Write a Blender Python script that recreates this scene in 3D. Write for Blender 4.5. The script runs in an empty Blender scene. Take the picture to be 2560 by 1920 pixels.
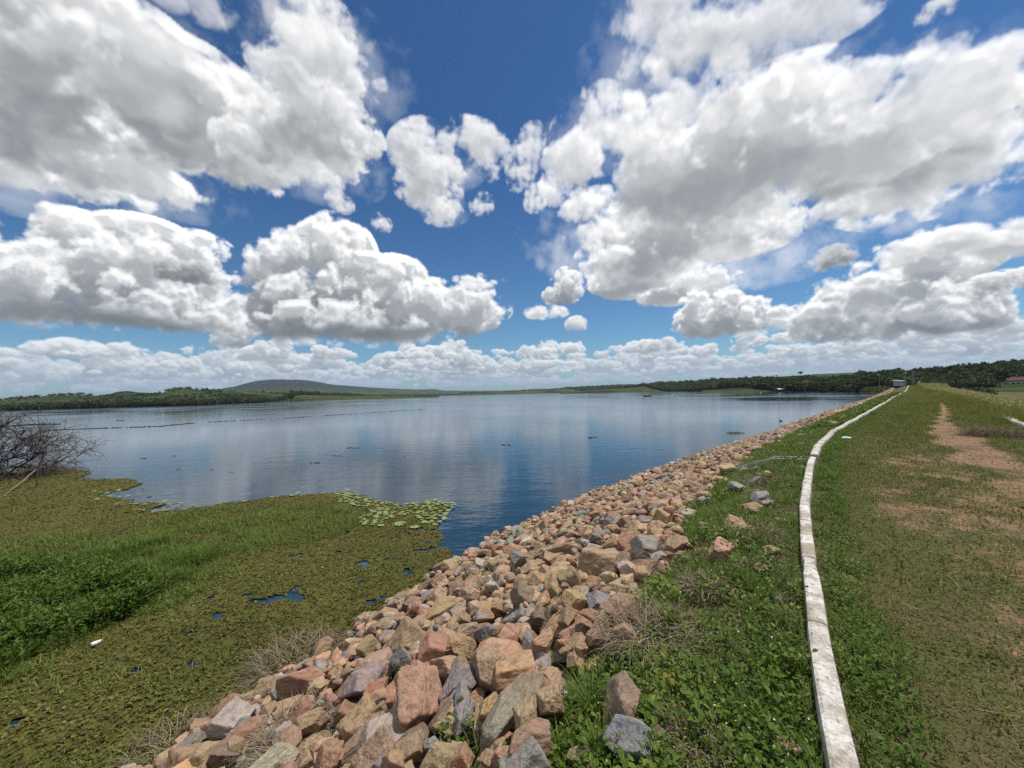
import bpy, bmesh, math, random, time
import numpy as np
from mathutils import Vector, Matrix, noise as mnoise

T0 = time.time()
SC = bpy.context.scene
COL = SC.collection
rad = math.radians
RNG = np.random.default_rng(7)
random.seed(7)

# ------------------------------------------------------------------ camera
EYE = np.array([0.0, 0.0, 3.8])                 # eye height over the lake, standing by the kerb on the dam crest
F_PX, CX, CY = 962.0, 1280.0, 960.0             # focal length in widths of a 2560 px wide frame
def cam_axes():
    rz, fz = -0.0248, 0.0239                    # slight roll and a degree and a half of upward tilt
    fwd = np.array([0, math.sqrt(1 - fz * fz), fz])
    r = np.array([1.0, 0, 0]); u = np.cross(r, fwd)
    a = math.asin(rz / u[2])
    right = r * math.cos(a) + u * math.sin(a)
    return right, np.cross(right, fwd), fwd
R_, U_, FW = cam_axes()
cd = bpy.data.cameras.new('camera'); cam = bpy.data.objects.new('camera', cd); COL.objects.link(cam)
cam.matrix_world = Matrix(((R_[0], U_[0], -FW[0], EYE[0]), (R_[1], U_[1], -FW[1], EYE[1]), (R_[2], U_[2], -FW[2], EYE[2]), (0, 0, 0, 1)))
cd.sensor_fit = 'HORIZONTAL'; cd.sensor_width = 36.0; cd.lens = 36.0 * F_PX / 2560.0
cd.clip_start = 0.05; cd.clip_end = 60000
SC.camera = cam
def ray(x, y):
    d = R_ * (x - CX) - U_ * (y - CY) + FW * F_PX
    return d / np.linalg.norm(d)
def P(x, y, z):
    """Point at height z on the line of sight through (x, y) of the 2560 x 1920 photograph."""
    d = ray(x, y)
    return EYE + d * ((z - EYE[2]) / d[2])

SC.render.engine = 'CYCLES'
SC.cycles.max_bounces = 6; SC.cycles.diffuse_bounces = 3; SC.cycles.glossy_bounces = 3; SC.cycles.transmission_bounces = 4
SC.cycles.use_denoising = False
SC.cycles.sample_clamp_indirect = 4.0
SC.view_settings.view_transform = 'Standard'; SC.view_settings.look = 'None'
SC.view_settings.exposure = 0.0; SC.view_settings.gamma = 1.0

# ------------------------------------------------------------------ sun
SUN_EL, SUN_AZ = rad(70), rad(75)
SUN = np.array([math.cos(SUN_EL) * math.sin(SUN_AZ), math.cos(SUN_EL) * math.cos(SUN_AZ), math.sin(SUN_EL)])
sd = bpy.data.lights.new('sun', 'SUN'); sd.energy = 4.1; sd.angle = rad(0.53); sd.color = (1.0, 0.955, 0.88)
so = bpy.data.objects.new('sun', sd); COL.objects.link(so); so.location = (60, 30, 120)
so.rotation_euler = Vector(-SUN).to_track_quat('-Z', 'Y').to_euler()

# ------------------------------------------------------------------ sky: cumulus marched through a 3-D density field, seen as a far panorama
def cloud_panorama(W=1500,H=760,AZ=math.radians(66),seed=3,steps=60):
    """Cloud cover in (azimuth, elevation): returns grey light and opacity."""
    f4=np.float32
    rng=np.random.default_rng(seed)
    # --- tiling 3-D noise volumes
    n=80
    def worley(cells,s):
        r=np.random.default_rng(s)
        pts=r.random((cells,cells,cells,3)).astype(f4)
        g=(np.arange(n,dtype=f4)+.5)/n*cells
        X,Y,Z=np.meshgrid(g,g,g,indexing='ij')
        ix,iy,iz=X.astype(int),Y.astype(int),Z.astype(int)
        best=np.full(X.shape,9,f4)
        for a in(-1,0,1):
            for b in(-1,0,1):
                for c in(-1,0,1):
                    p=pts[(ix+a)%cells,(iy+b)%cells,(iz+c)%cells]
                    d=(ix+a+p[...,0]-X)**2+(iy+b+p[...,1]-Y)**2+(iz+c+p[...,2]-Z)**2
                    best=np.minimum(best,d)
        return 1-np.sqrt(best)
    def spectral(beta,s):
        r=np.random.default_rng(s)
        w=np.fft.fftn(r.standard_normal((n,n,n)))
        k=np.fft.fftfreq(n)*n
        kk=np.sqrt(k[:,None,None]**2+k[None,:,None]**2+k[None,None,:]**2); kk[0,0,0]=1e9
        v=np.fft.ifftn(w*kk**(-beta)).real
        v=(v-v.mean())/v.std()
        return v.astype(f4)
    wf=.55*worley(4,11)+.3*worley(8,12)+.17*worley(16,13)
    wf=(wf-wf.mean())/wf.std()
    sp=spectral(2.6,14)                      # soft fractal wisps
    puff=(.62*wf+.5*sp).astype(f4); puff/=puff.std()
    fine=(.45*worley(8,21)/.15+.75*spectral(2.1,22)).astype(f4); fine=(fine-fine.mean())/fine.std()
    def look(vol,p,scale):
        q=p/scale
        i=np.floor(q); fr=(q-i).astype(f4); i=i.astype(np.int64)
        i0=i%n; i1=(i+1)%n
        fx,fy,fz=fr[:,0],fr[:,1],fr[:,2]
        fl=vol.ravel()
        a0=i0[:,0]*n*n; a1=i1[:,0]*n*n; b0=i0[:,1]*n; b1=i1[:,1]*n; c0=i0[:,2]; c1=i1[:,2]
        x00=fl[a0+b0+c0]*(1-fx)+fl[a1+b0+c0]*fx
        x10=fl[a0+b1+c0]*(1-fx)+fl[a1+b1+c0]*fx
        x01=fl[a0+b0+c1]*(1-fx)+fl[a1+b0+c1]*fx
        x11=fl[a0+b1+c1]*(1-fx)+fl[a1+b1+c1]*fx
        y0=x00*(1-fy)+x10*fy; y1=x01*(1-fy)+x11*fy
        return y0*(1-fz)+y1*fz
    az=(np.arange(W)+.5)/W*2*AZ-AZ
    el=((np.arange(H)+.5)/H)**1.35*math.pi/2      # finer towards the horizon
    A,E=np.meshgrid(az,el)
    D=np.stack([np.sin(A)*np.cos(E),np.cos(A)*np.cos(E),np.sin(E)],-1).reshape(-1,3).astype(f4)
    sun=SUN.astype(f4)
    # --- the clouds: (base height, extinction, wisp, blobs in metres)
    groups=cloud_groups(rng)
    def march(g):
        rng=np.random.default_rng(int(g['dist']))
        cen=g['c'].astype(f4); rad=g['r'].astype(f4); amp=g['a'].astype(f4); ax=g['ax'].astype(f4); frw=g['fw'].astype(f4)
        up=np.array([0,0,1],f4)
        M=np.stack([ax,frw,up],0)       # world -> local
        infl=1.3
        t0=np.full(len(D),1e9,f4); t1=np.zeros(len(D),f4)
        Dl=D@M.T
        for c,r in zip(cen,rad*infl):
            o=-(M@c)/r; d=Dl/r
            aa=(d*d).sum(1); bb=d@o; cc=(o*o).sum()-1
            disc=bb*bb-aa*cc
            ok=disc>0
            s=np.sqrt(disc[ok])
            t0[ok]=np.minimum(t0[ok],(-bb[ok]-s)/aa[ok]); t1[ok]=np.maximum(t1[ok],(-bb[ok]+s)/aa[ok])
        idx=np.nonzero((t1>t0)&(t1>0))[0]
        if not len(idx): return None
        scale=g['scale']; base=g['base']; sig=g['sig']; wisp=g['wisp']
        off=g['off'].astype(f4)
        pot=1.9
        cl=(cen@M.T)
        def dens(p,detail=True):
            pl=p@M.T
            S=np.full(len(p),-1.0,f4); acc=np.zeros(len(p),f4)
            for c,r,a in zip(cl,rad,amp):
                q=(pl-c)/r
                # flatter underside
                qz=np.where(q[:,2]<0,q[:,2]*1.15,q[:,2])
                s=1-(q[:,0]**2+q[:,1]**2+qz*qz)
                s=np.maximum(s,0)*a
                acc+=s*s
                S=np.maximum(S,s)
            S=np.sqrt(acc)
            m=np.nonzero(S>.0)[0]
            out=np.zeros(len(p),f4)
            if not len(m): return out
            pm=p[m]+off
            Sm=1.15*np.tanh(S[m]/1.15*1.05)
            d=Sm-.42+look(puff,pm,scale)*(.33+.06*wisp)*g['rough']+look(puff,pm,scale*3.1)*.17*g['rough']+look(puff,pm+77.,scale*.43)*(.085+.05*wisp)
            if detail:
                k=np.nonzero(d>-.35)[0]
                d[k]+=look(fine,pm[k],scale*.21)*(.10+.13*wisp)*(1-.35*np.minimum(Sm[k],1))
            else:
                pass
            bz=np.clip((p[m,2]-base)/g['soft'],0,1)
            out[m]=np.clip(d*(6.5-4.9*min(wisp,1)**.6),0,1)*bz
            return out
        ta=np.maximum(t0[idx],0); tb=t1[idx]; ds=(tb-ta)/steps
        jit=rng.random(len(idx)).astype(f4)
        trans=np.ones(len(idx),f4); col=np.zeros(len(idx),f4)
        for k in range(steps):
            act=np.nonzero(trans>.02)[0]
            if not len(act): break
            t=ta[act]+ds[act]*(k+jit[act])
            p=D[idx[act]]*t[:,None]
            dn=dens(p)
            h=np.nonzero(dn>.004)[0]
            if not len(h): continue
            ph=p[h]; dh=dn[h]
            tau=np.zeros(len(h),f4)
            L=g['lstep']
            prev=0
            for j,(st,ww) in enumerate(((.25,.5),(.8,.75),(1.8,1.3),(3.6,2.0))):
                tau+=dens(ph+sun*(L*st),detail=(j==0))*(L*ww)*sig
            direct=.58*np.exp(-tau)+.34*np.exp(-tau*.17)+.15*np.exp(-tau*.04)
            hf=np.clip((ph[:,2]-base)/g['height'],0,1)
            amb=.085+.20*hf
            powder=1-.30*np.exp(-dh*4)
            lum=(direct*(.62+.38*powder)*SUNL+amb)*g['dim']
            od=1-np.exp(-dh*sig*ds[act[h]])
            a=act[h]
            col[a]+=trans[a]*od*lum
            trans[a]*=1-od
        return idx,col,trans,g['fade']
    groups.sort(key=lambda g:g['dist'])
    C=np.zeros(len(D),f4); F=np.zeros(len(D),f4); T=np.ones(len(D),f4)
    from concurrent.futures import ThreadPoolExecutor
    with ThreadPoolExecutor(4) as ex:
        for res in ex.map(march,groups):
            if res is None: continue
            idx,col,trans,fade=res
            C[idx]+=T[idx]*col*(1-fade); F[idx]+=T[idx]*fade*(1-trans)
            T[idx]*=trans
    return C.reshape(H,W),F.reshape(H,W),(1-T).reshape(H,W)
SUNL=.92
KPX=2560/2212.0
def pdir(x,y): return ray(x*KPX,y*KPX)
def cloud_groups(rng):
    G=[]
    def grp(blobs,dist=None,z=None,base=None,sig=.012,wisp=0.,scale=None,fade=0.,depth=1.,soft=None,grow=1.0,dim=1.,rough=1.,seed=None):
        """blobs: (x, y, half width, half height[, strength]) as seen from the dam; one distance for a
        tower of cloud, or one height for a layer overhead."""
        cs,rs,am=[],[],[]
        for b in blobs:
            x,y,w,h=b[:4]
            d=pdir(x,y)
            if dist: t=dist/math.hypot(d[0],d[1])
            else: t=z/max(d[2],.05)
            c=d*t
            cosf=float(d@FW)
            pw=w*KPX/F_PX*t*cosf*1.32*grow; ph=h*KPX/F_PX*t*cosf*1.32*grow
            # a layer cloud's apparent height is mostly depth
            e=math.asin(d[2])
            if dist: r=(pw,pw*depth,ph)
            else:
                thick=min(ph*.9,pw*.6)
                r=(pw,ph*1.0/max(math.sin(e),.3)*.8,thick)
            cs.append(c); rs.append(r); am.append(b[4] if len(b)>4 else 1.)
        cs=np.array(cs); rs=np.array(rs); am=np.array(am)
        m=cs.mean(0); fw=np.array([m[0],m[1],0]); fw/=np.linalg.norm(fw)
        ax=np.array([fw[1],-fw[0],0])
        rm=float(np.median(rs[:,0]))
        lo=float((cs[:,2]-rs[:,2]*.8).min()) if base is None else base
        G.append(dict(c=cs,r=rs,a=am,ax=ax,fw=fw,dist=float(np.linalg.norm(cs,axis=1).mean()),base=lo,
            sig=1.9*sig*(300/rm)**.6,wisp=wisp,scale=(scale or rm*2.2)/80*1.0,lstep=rm*.38,height=float((cs[:,2]+rs[:,2]).max()-lo),
            soft=soft or rm*.25,fade=fade,dim=dim,rough=rough,off=(rng if seed is None else np.random.default_rng(seed)).random(3)*1e4))
    # broad cloud at upper left and its neighbours
    grp([(40,110,230,160),(250,160,160,110),(400,230,140,90),(-120,200,220,140),(330,310,190,85),(480,330,130,70),
         (240,370,150,60),(90,385,150,40,.8),(-60,330,160,60)],z=1250,sig=.013,wisp=.34,grow=.95,rough=1.25)
    grp([(700,130,80,90),(742,190,78,66),(650,240,110,90),(650,320,110,70),(590,330,90,60),(730,300,80,60)],z=1300,sig=.009,wisp=.5,grow=.95)
    grp([(470,15,140,35,.75),(640,40,110,50,.75),(720,60,80,40,.7)],z=1500,sig=.004,wisp=.9)
    grp([(918,332,62,48),(1010,335,75,48),(930,395,65,50),(950,450,40,30,.8)],z=1300,sig=.0055,wisp=.75,rough=1.75,seed=35)
    grp([(1132,350,24,50,.8),(1165,420,20,30,.7),(1040,442,18,16,.8),(824,483,14,14,.9),(735,437,18,16,.6)],z=1350,sig=.0035,wisp=1.,grow=1.25)
    # thin torn veils round the overhead clouds
    for bl,zz in (([(60,60,200,120),(270,110,150,90),(430,190,120,80),(500,300,110,80),(330,400,160,50),(120,430,160,40),(20,330,120,50)],1230),([(690,90,110,90),(790,180,90,90),(640,220,100,100),(700,360,110,60)],1280),
        ([(940,350,90,50),(960,440,50,40)],1320),([(1280,330,60,120),(1340,220,80,90),(1390,120,80,100),(1500,130,130,90),(1640,180,150,60),(1800,210,150,60),(1960,170,130,80),(2090,250,90,110),(2050,430,110,70),(1850,470,150,50),(1600,570,150,50),(1260,560,70,70)],1260),([(480,30,170,40),(640,60,140,50)],1480)):
        grp([(x,y,a,b,.8) for x,y,a,b in bl],z=zz,sig=.00055,rough=1.35,wisp=1.15,scale=None,grow=1.02)
    # two heaped clouds over the far shore
    grp([(100,640,190,100),(280,640,170,100),(400,640,90,80),(60,575,130,75),(150,535,110,65),(310,545,95,60),
         (430,580,70,65),(-100,640,160,100),(470,700,70,40)],dist=7000,base=980,sig=.010,wisp=.10,grow=.94,rough=1.18,seed=101)
    grp([(395,585,45,24),(430,595,30,22)],dist=6000,sig=.012,wisp=.3,dim=.6)
    grp([(630,600,75,85),(725,560,70,75),(660,680,120,75),(800,660,120,80),(860,640,90,62),(950,690,90,55),(1030,670,60,42),
         (740,720,170,40),(850,590,45,30,.8)],dist=6800,base=960,sig=.010,wisp=.12,grow=1.0,rough=1.22,seed=102)
    # the great cloud on the right
    grp([(1480,250,150,110),(1320,330,100,110),(1300,440,90,110),(1450,400,200,140),(1650,350,220,120),(1850,290,200,110),
         (2030,210,110,90),(1990,370,170,95),(1400,530,150,85),(1340,590,80,55),(1580,460,180,90),(2100,150,60,50)],z=1250,sig=.0085,wisp=.40,grow=.88,dim=1.06,rough=1.3,seed=80)
    grp([(1480,90,130,80,.85),(1650,80,130,60,.8),(1760,40,110,50,.8),(1420,30,90,50,.8)],z=1400,sig=.005,wisp=.8,grow=.95)
    grp([(1495,622,95,28),(1430,630,60,24)],dist=7200,sig=.011)
    grp([(1225,620,30,34),(1205,640,28,20)],dist=5600,sig=.010,wisp=.4)
    grp([(1530,668,60,36),(1600,690,75,36),(1500,700,70,30)],dist=6200,sig=.012)
    grp([(1980,570,100,52),(1900,640,110,52),(1830,690,100,45),(2000,690,100,45),(2080,640,60,40),(1760,700,60,40)],dist=6500,sig=.011,wisp=.1)
    grp([(2050,525,110,26,.8),(2180,530,70,26,.8)],z=1150,sig=.009,wisp=.5)
    grp([(2185,605,60,20,.8),(2200,235,50,40,.7),(2040,15,40,20,.6)],z=1300,sig=.008,wisp=.7)
    grp([(1180,675,42,12),(1245,702,20,16),(1030,612,50,8,.7)],dist=6500,sig=.006,wisp=.8)
    grp([(1800,560,34,22,.9)],z=1100,sig=.011,wisp=.4,dim=.6)
    # rows of small heaped clouds out to the horizon
    rows=[(9500,24),(11500,40),(14000,60),(17500,72),(23000,84),(31000,90),(43000,80)]
    for dist,cnt in rows:
        for i in range(cnt):
            a=rng.uniform(-64,64)
            if rng.random()<.5 and a<-26 and dist<30000: continue
            w=rng.uniform(.25,1.0)**1.4*dist*.076
            hgt=w*rng.uniform(.28,.78)
            dd=dist*rng.uniform(.88,1.14)
            ar=math.radians(a)
            b0=950+rng.uniform(-60,60)
            fwv=np.array([math.sin(ar),math.cos(ar),0]); axv=np.array([fwv[1],-fwv[0],0])
            cs=[];rs=[]
            for k in range(int(rng.integers(4,7))):
                u=rng.uniform(-1,1); q=rng.uniform(.35,.7)*(1-.4*abs(u))
                cs.append(fwv*dd+axv*(u*w)+np.array([0,0,b0+hgt*(.25+.9*rng.random()*(1-abs(u)))])); rs.append((w*q,w*q,hgt*q*1.3))
            cs=np.array(cs); rs=np.array(rs)
            G.append(dict(c=cs,r=rs,a=np.ones(len(cs)),ax=axv,fw=fwv,dist=dd,base=b0-hgt*.1,sig=.019*(300/w)**.6,wisp=.1,scale=w*1.6/80,
               lstep=w*.3,height=hgt*2,soft=hgt*.25,fade=min(.8,dd/38000),dim=1.,rough=1.,off=rng.random(3)*1e4))
    # scattered clouds higher than the picture shows
    for i in range(7):
        a=rng.uniform(-60,60); e=math.radians(rng.uniform(56,85)); ar=math.radians(a)
        d=np.array([math.sin(ar)*math.cos(e),math.cos(ar)*math.cos(e),math.sin(e)])*1400/math.sin(e)
        w=rng.uniform(150,330)
        cs=np.array([d+rng.normal(size=3)*np.array([w*.7,w*.7,20]) for k in range(5)]); rs=np.tile(np.array([[w*.7,w*.6,w*.3]]),(5,1))
        fwv=np.array([math.sin(ar),math.cos(ar),0]); axv=np.array([fwv[1],-fwv[0],0])
        G.append(dict(c=cs,r=rs,a=np.ones(5),ax=axv,fw=fwv,dist=1400.,base=1200,sig=.011,wisp=.4,scale=w*2/80,lstep=w*.3,height=400,soft=60,fade=0.,dim=1.,rough=1.,off=rng.random(3)*1e4))
    return G
PAN_AZ = rad(66); PAN_W, PAN_H, PAN_P = 1500, 760, 1.35
def sky_image():
    C, Fd, A = cloud_panorama(PAN_W, PAN_H, PAN_AZ)
    img = bpy.data.images.new('cloud_cover', PAN_W, PAN_H, alpha=False, float_buffer=True)
    img.colorspace_settings.name = 'Non-Color'
    px = np.ones((PAN_H, PAN_W, 4), np.float32)
    px[..., 0] = C; px[..., 1] = Fd; px[..., 2] = A
    img.pixels.foreach_set(px.ravel()); img.update(); img.pack()
    return img

class NT:
    """Tiny helper for node trees."""
    def __init__(s, tree): s.t = tree; s.n = tree.nodes; s.l = tree.links
    def add(s, kind, **kw):
        nd = s.n.new(kind)
        for k, v in kw.items():
            if k == 'i':
                for kk, vv in v.items():
                    if isinstance(vv, bpy.types.NodeSocket): s.l.new(vv, nd.inputs[kk])
                    else: nd.inputs[kk].default_value = vv
            else: setattr(nd, k, v)
        return nd
    def math(s, op, a, b=0.0, c=0.0, clamp=False):
        nd = s.n.new('ShaderNodeMath'); nd.operation = op; nd.use_clamp = clamp
        for k, v in enumerate((a, b, c)):
            if isinstance(v, bpy.types.NodeSocket): s.l.new(v, nd.inputs[k])
            else: nd.inputs[k].default_value = v
        return nd.outputs[0]
    def mix(s, f, a, b, blend='MIX'):
        nd = s.n.new('ShaderNodeMix'); nd.data_type = 'RGBA'; nd.blend_type = blend
        for k, v in ((0, f), (6, a), (7, b)):
            if isinstance(v, bpy.types.NodeSocket): s.l.new(v, nd.inputs[k])
            else: nd.inputs[k].default_value = v if not isinstance(v, tuple) or len(v) == 4 else (*v, 1)
        return nd.outputs[2]
    def noise(s, vec, scale, detail=4.0, rough=0.55, dist=0.0):
        nd = s.add('ShaderNodeTexNoise'); nd.inputs['Scale'].default_value = scale; nd.inputs['Detail'].default_value = detail
        nd.inputs['Roughness'].default_value = rough; nd.inputs['Distortion'].default_value = dist
        if vec is not None: s.l.new(vec, nd.inputs['Vector'])
        return nd.outputs[0]
    def ramp(s, fac, *stops):
        nd = s.n.new('ShaderNodeValToRGB'); e = nd.color_ramp.elements
        while len(e) < len(stops): e.new(0.5)
        for k, (p, c) in enumerate(stops):
            e[k].position = p; e[k].color = (*c, 1) if isinstance(c, tuple) else (c, c, c, 1)
        s.l.new(fac, nd.inputs[0]); return nd.outputs[0]
    def remap(s, v, a, b, c=0.0, d=1.0):
        nd = s.n.new('ShaderNodeMapRange'); nd.clamp = True
        s.l.new(v, nd.inputs[0])
        for k, x in enumerate((a, b, c, d)): nd.inputs[k + 1].default_value = x
        return nd.outputs[0]

W = bpy.data.worlds.new('World'); SC.world = W; W.use_nodes = True
w = NT(W.node_tree); w.n.clear()
sky = w.add('ShaderNodeTexSky', sky_type='NISHITA', sun_disc=False, sun_elevation=SUN_EL, sun_rotation=SUN_AZ, altitude=300.0,
            air_density=1.0, dust_density=0.6, ozone_density=2.0)
SKY_STRENGTH = 0.10
tc = w.add('ShaderNodeTexCoord'); sp = w.add('ShaderNodeSeparateXYZ', i={0: tc.outputs['Generated']})
azn = w.math('ARCTAN2', sp.outputs[0], sp.outputs[1])
eln = w.math('ARCSINE', w.math('MAXIMUM', sp.outputs[2], 0.0))
uu = w.math('ADD', w.math('DIVIDE', azn, 2 * PAN_AZ), 0.5)
vv = w.math('POWER', w.math('DIVIDE', eln, math.pi / 2), 1 / PAN_P)
uv = w.add('ShaderNodeCombineXYZ', i={0: uu, 1: vv})
im = w.add('ShaderNodeTexImage', extension='MIRROR', interpolation='Cubic', i={0: uv.outputs[0]}); im.image = sky_image()
ch = w.add('ShaderNodeSeparateColor', i={0: im.outputs[0]})
blue = w.add('ShaderNodeGamma', i={0: sky.outputs[0], 1: 1.12}).outputs[0]
blue = w.mix(1.0, blue, w.mix(w.remap(eln, rad(2), rad(30)), (0.46, 0.68, 0.78), (0.27, 0.52, 0.72)), 'MULTIPLY')
keep = w.math('SUBTRACT', 1.0, ch.outputs[2], clamp=True)
kc = w.add('ShaderNodeCombineColor', i={0: keep, 1: keep, 2: keep}).outputs[0]
sc_ = w.add('ShaderNodeVectorMath', operation='SCALE', i={0: w.mix(1.0, blue, kc, 'MULTIPLY')}); sc_.inputs['Scale'].default_value = 1.0
tone = w.math('DIVIDE', ch.outputs[0], w.math('MAXIMUM', w.math('SUBTRACT', ch.outputs[2], ch.outputs[1]), .02), clamp=True)   # shaded cloud is lit by blue sky
lit = w.add('ShaderNodeVectorMath', operation='SCALE', i={0: w.mix(tone, (.84, .92, 1.0), (1.0, .995, .985)), 'Scale': ch.outputs[0]}).outputs[0]
far = w.add('ShaderNodeVectorMath', operation='SCALE', i={0: (0.42, 0.53, 0.64), 'Scale': ch.outputs[1]}).outputs[0]
cl = w.add('ShaderNodeVectorMath', operation='SCALE', i={0: w.add('ShaderNodeVectorMath', operation='ADD', i={0: lit, 1: far}).outputs[0]})
cl.inputs['Scale'].default_value = 1.0 / SKY_STRENGTH
allc = w.add('ShaderNodeVectorMath', operation='ADD', i={0: sc_.outputs[0], 1: cl.outputs[0]}).outputs[0]
bg = w.add('ShaderNodeBackground', i={0: allc, 1: SKY_STRENGTH})
w.add('ShaderNodeOutputWorld', i={0: bg.outputs[0]})
print('sky done', round(time.time() - T0, 1))

# ------------------------------------------------------------------ helpers
def link(o, parent=None):
    COL.objects.link(o)
    if parent is not None: o.parent = parent
    return o
def tag(o, label=None, cat=None, group=None, kind=None):
    if label: o['label'] = label
    if cat: o['category'] = cat
    if group: o['group'] = group
    if kind: o['kind'] = kind
    return o
def build(name, V, faces, mat=None, parent=None, attrs=None, smooth=False):
    """One mesh object from numpy arrays; faces is one (n, k) array or a list of such arrays."""
    V = np.asarray(V, np.float32)
    if not isinstance(faces, list): faces = [faces]
    me = bpy.data.meshes.new(name)
    me.vertices.add(len(V)); me.vertices.foreach_set('co', V.ravel())
    loops = np.concatenate([f.ravel() for f in faces]).astype(np.int32)
    tot = np.concatenate([np.full(len(f), f.shape[1], np.int32) for f in faces])
    start = np.concatenate([[0], np.cumsum(tot)[:-1]]).astype(np.int32)
    me.loops.add(len(loops)); me.loops.foreach_set('vertex_index', loops)
    me.polygons.add(len(tot)); me.polygons.foreach_set('loop_start', start)
    try: me.polygons.foreach_set('loop_total', tot)
    except Exception: pass
    me.polygons.foreach_set('use_smooth', np.full(len(tot), smooth))
    for k, a in (attrs or {}).items():
        a = np.asarray(a, np.float32)
        if a.ndim == 1:
            me.attributes.new(k, 'FLOAT', 'POINT').data.foreach_set('value', a)
        else:
            if a.shape[1] == 3: a = np.concatenate([a, np.ones((len(a), 1), np.float32)], 1)
            me.attributes.new(k, 'FLOAT_COLOR', 'POINT').data.foreach_set('color', a.ravel())
    me.update(calc_edges=True)
    if mat is not None: me.materials.append(mat)
    return link(bpy.data.objects.new(name, me), parent)
def empty(name, loc=(0, 0, 0), rz=0.0):
    o = bpy.data.objects.new(name, None); o.location = loc; o.rotation_euler = (0, 0, rz); o.empty_display_size = 0.3
    return link(o)
class MB:
    """Collects simple solids and links them as one mesh object."""
    def __init__(s): s.v = []; s.f = []
    def raw(s, V, F):
        o = len(s.v); s.v += [tuple(map(float, p)) for p in V]; s.f += [tuple(i + o for i in f) for f in F]; return s
    def box(s, c, d, rz=0.0, taper=1.0):
        cx, cy, cz = c; dx, dy, dz = d[0] / 2, d[1] / 2, d[2] / 2; V = []
        for z, t in ((-dz, 1.0), (dz, taper)):
            for a, b in ((-1, -1), (1, -1), (1, 1), (-1, 1)):
                x, y = a * dx * t, b * dy * t
                V.append((cx + x * math.cos(rz) - y * math.sin(rz), cy + x * math.sin(rz) + y * math.cos(rz), cz + z))
        return s.raw(V, [(3, 2, 1, 0), (4, 5, 6, 7), (0, 1, 5, 4), (1, 2, 6, 5), (2, 3, 7, 6), (3, 0, 4, 7)])
    def tube(s, pts, radii, n=7, cap=True):
        pts = [np.array(p, float) for p in pts]; V = []; F = []
        if not hasattr(radii, '__len__'): radii = [radii] * len(pts)
        ref = np.array([0.31, 0.17, 0.93])
        for i, p in enumerate(pts):
            d = pts[min(i + 1, len(pts) - 1)] - pts[max(i - 1, 0)]; d /= np.linalg.norm(d) + 1e-9
            a = np.cross(d, ref if abs(d @ ref) < .95 else np.array([1., 0, 0])); a /= np.linalg.norm(a); b = np.cross(d, a)
            V += [p + (a * math.cos(t) + b * math.sin(t)) * radii[i] for t in (2 * math.pi * k / n for k in range(n))]
        for i in range(len(pts) - 1):
            for k in range(n):
                F.append((i * n + k, i * n + (k + 1) % n, (i + 1) * n + (k + 1) % n, (i + 1) * n + k))
        if cap: F += [tuple(range(n - 1, -1, -1)), tuple((len(pts) - 1) * n + k for k in range(n))]
        return s.raw(V, F)
    def build(s, name, mat, parent=None, smooth=False):
        me = bpy.data.meshes.new(name); me.from_pydata(s.v, [], s.f); me.update()
        if smooth: me.polygons.foreach_set('use_smooth', np.full(len(me.polygons), True))
        me.materials.append(mat)
        return link(bpy.data.objects.new(name, me), parent)

# ------------------------------------------------------------------ materials
def mat_new(name):
    m = bpy.data.materials.new(name); m.use_nodes = True; t = NT(m.node_tree); t.n.clear(); return m, t
def finish(t, shader): t.add('ShaderNodeOutputMaterial', i={0: shader})
def pbr(t, col, rough=0.85, normal=None, spec=0.3, metal=0.0):
    b = t.add('ShaderNodeBsdfPrincipled')
    for k, v in (('Base Color', col), ('Roughness', rough), ('Specular IOR Level', spec), ('Metallic', metal), ('Normal', normal)):
        if v is None: continue
        if isinstance(v, bpy.types.NodeSocket): t.l.new(v, b.inputs[k])
        else: b.inputs[k].default_value = (*v, 1) if isinstance(v, tuple) and len(v) == 3 else v
    return b.outputs[0]
def bump(t, h, strength=0.5, dist=0.02):
    b = t.add('ShaderNodeBump', i={'Height': h}); b.inputs['Strength'].default_value = strength; b.inputs['Distance'].default_value = dist
    return b.outputs[0]
def simple(name, col, rough=0.8, var=0.25, scale=6.0, bmp=0.0):
    m, t = mat_new(name); tcn = t.add('ShaderNodeTexCoord').outputs['Object']
    nz = t.noise(tcn, scale, 5)
    c = t.mix(nz, tuple(x * (1 - var) for x in col), tuple(min(1, x * (1 + var)) for x in col))
    finish(t, pbr(t, c, rough, bump(t, nz, bmp, 0.02) if bmp else None)); return m
def foliage(name, stops, trans=0.3, rough=0.6):
    """Leaf colour from the 'tint' attribute through a ramp; light also passes through the leaf."""
    m, t = mat_new(name)
    a = t.add('ShaderNodeAttribute', attribute_name='tint').outputs['Fac']
    c = t.ramp(a, *stops)
    d = pbr(t, c, rough, spec=0.25)
    tr = t.add('ShaderNodeBsdfTranslucent', i={0: t.mix(0.35, c, (0.16, 0.22, 0.02))}).outputs[0]
    finish(t, t.add('ShaderNodeMixShader', i={0: trans, 1: d, 2: tr}).outputs[0]); return m
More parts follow.
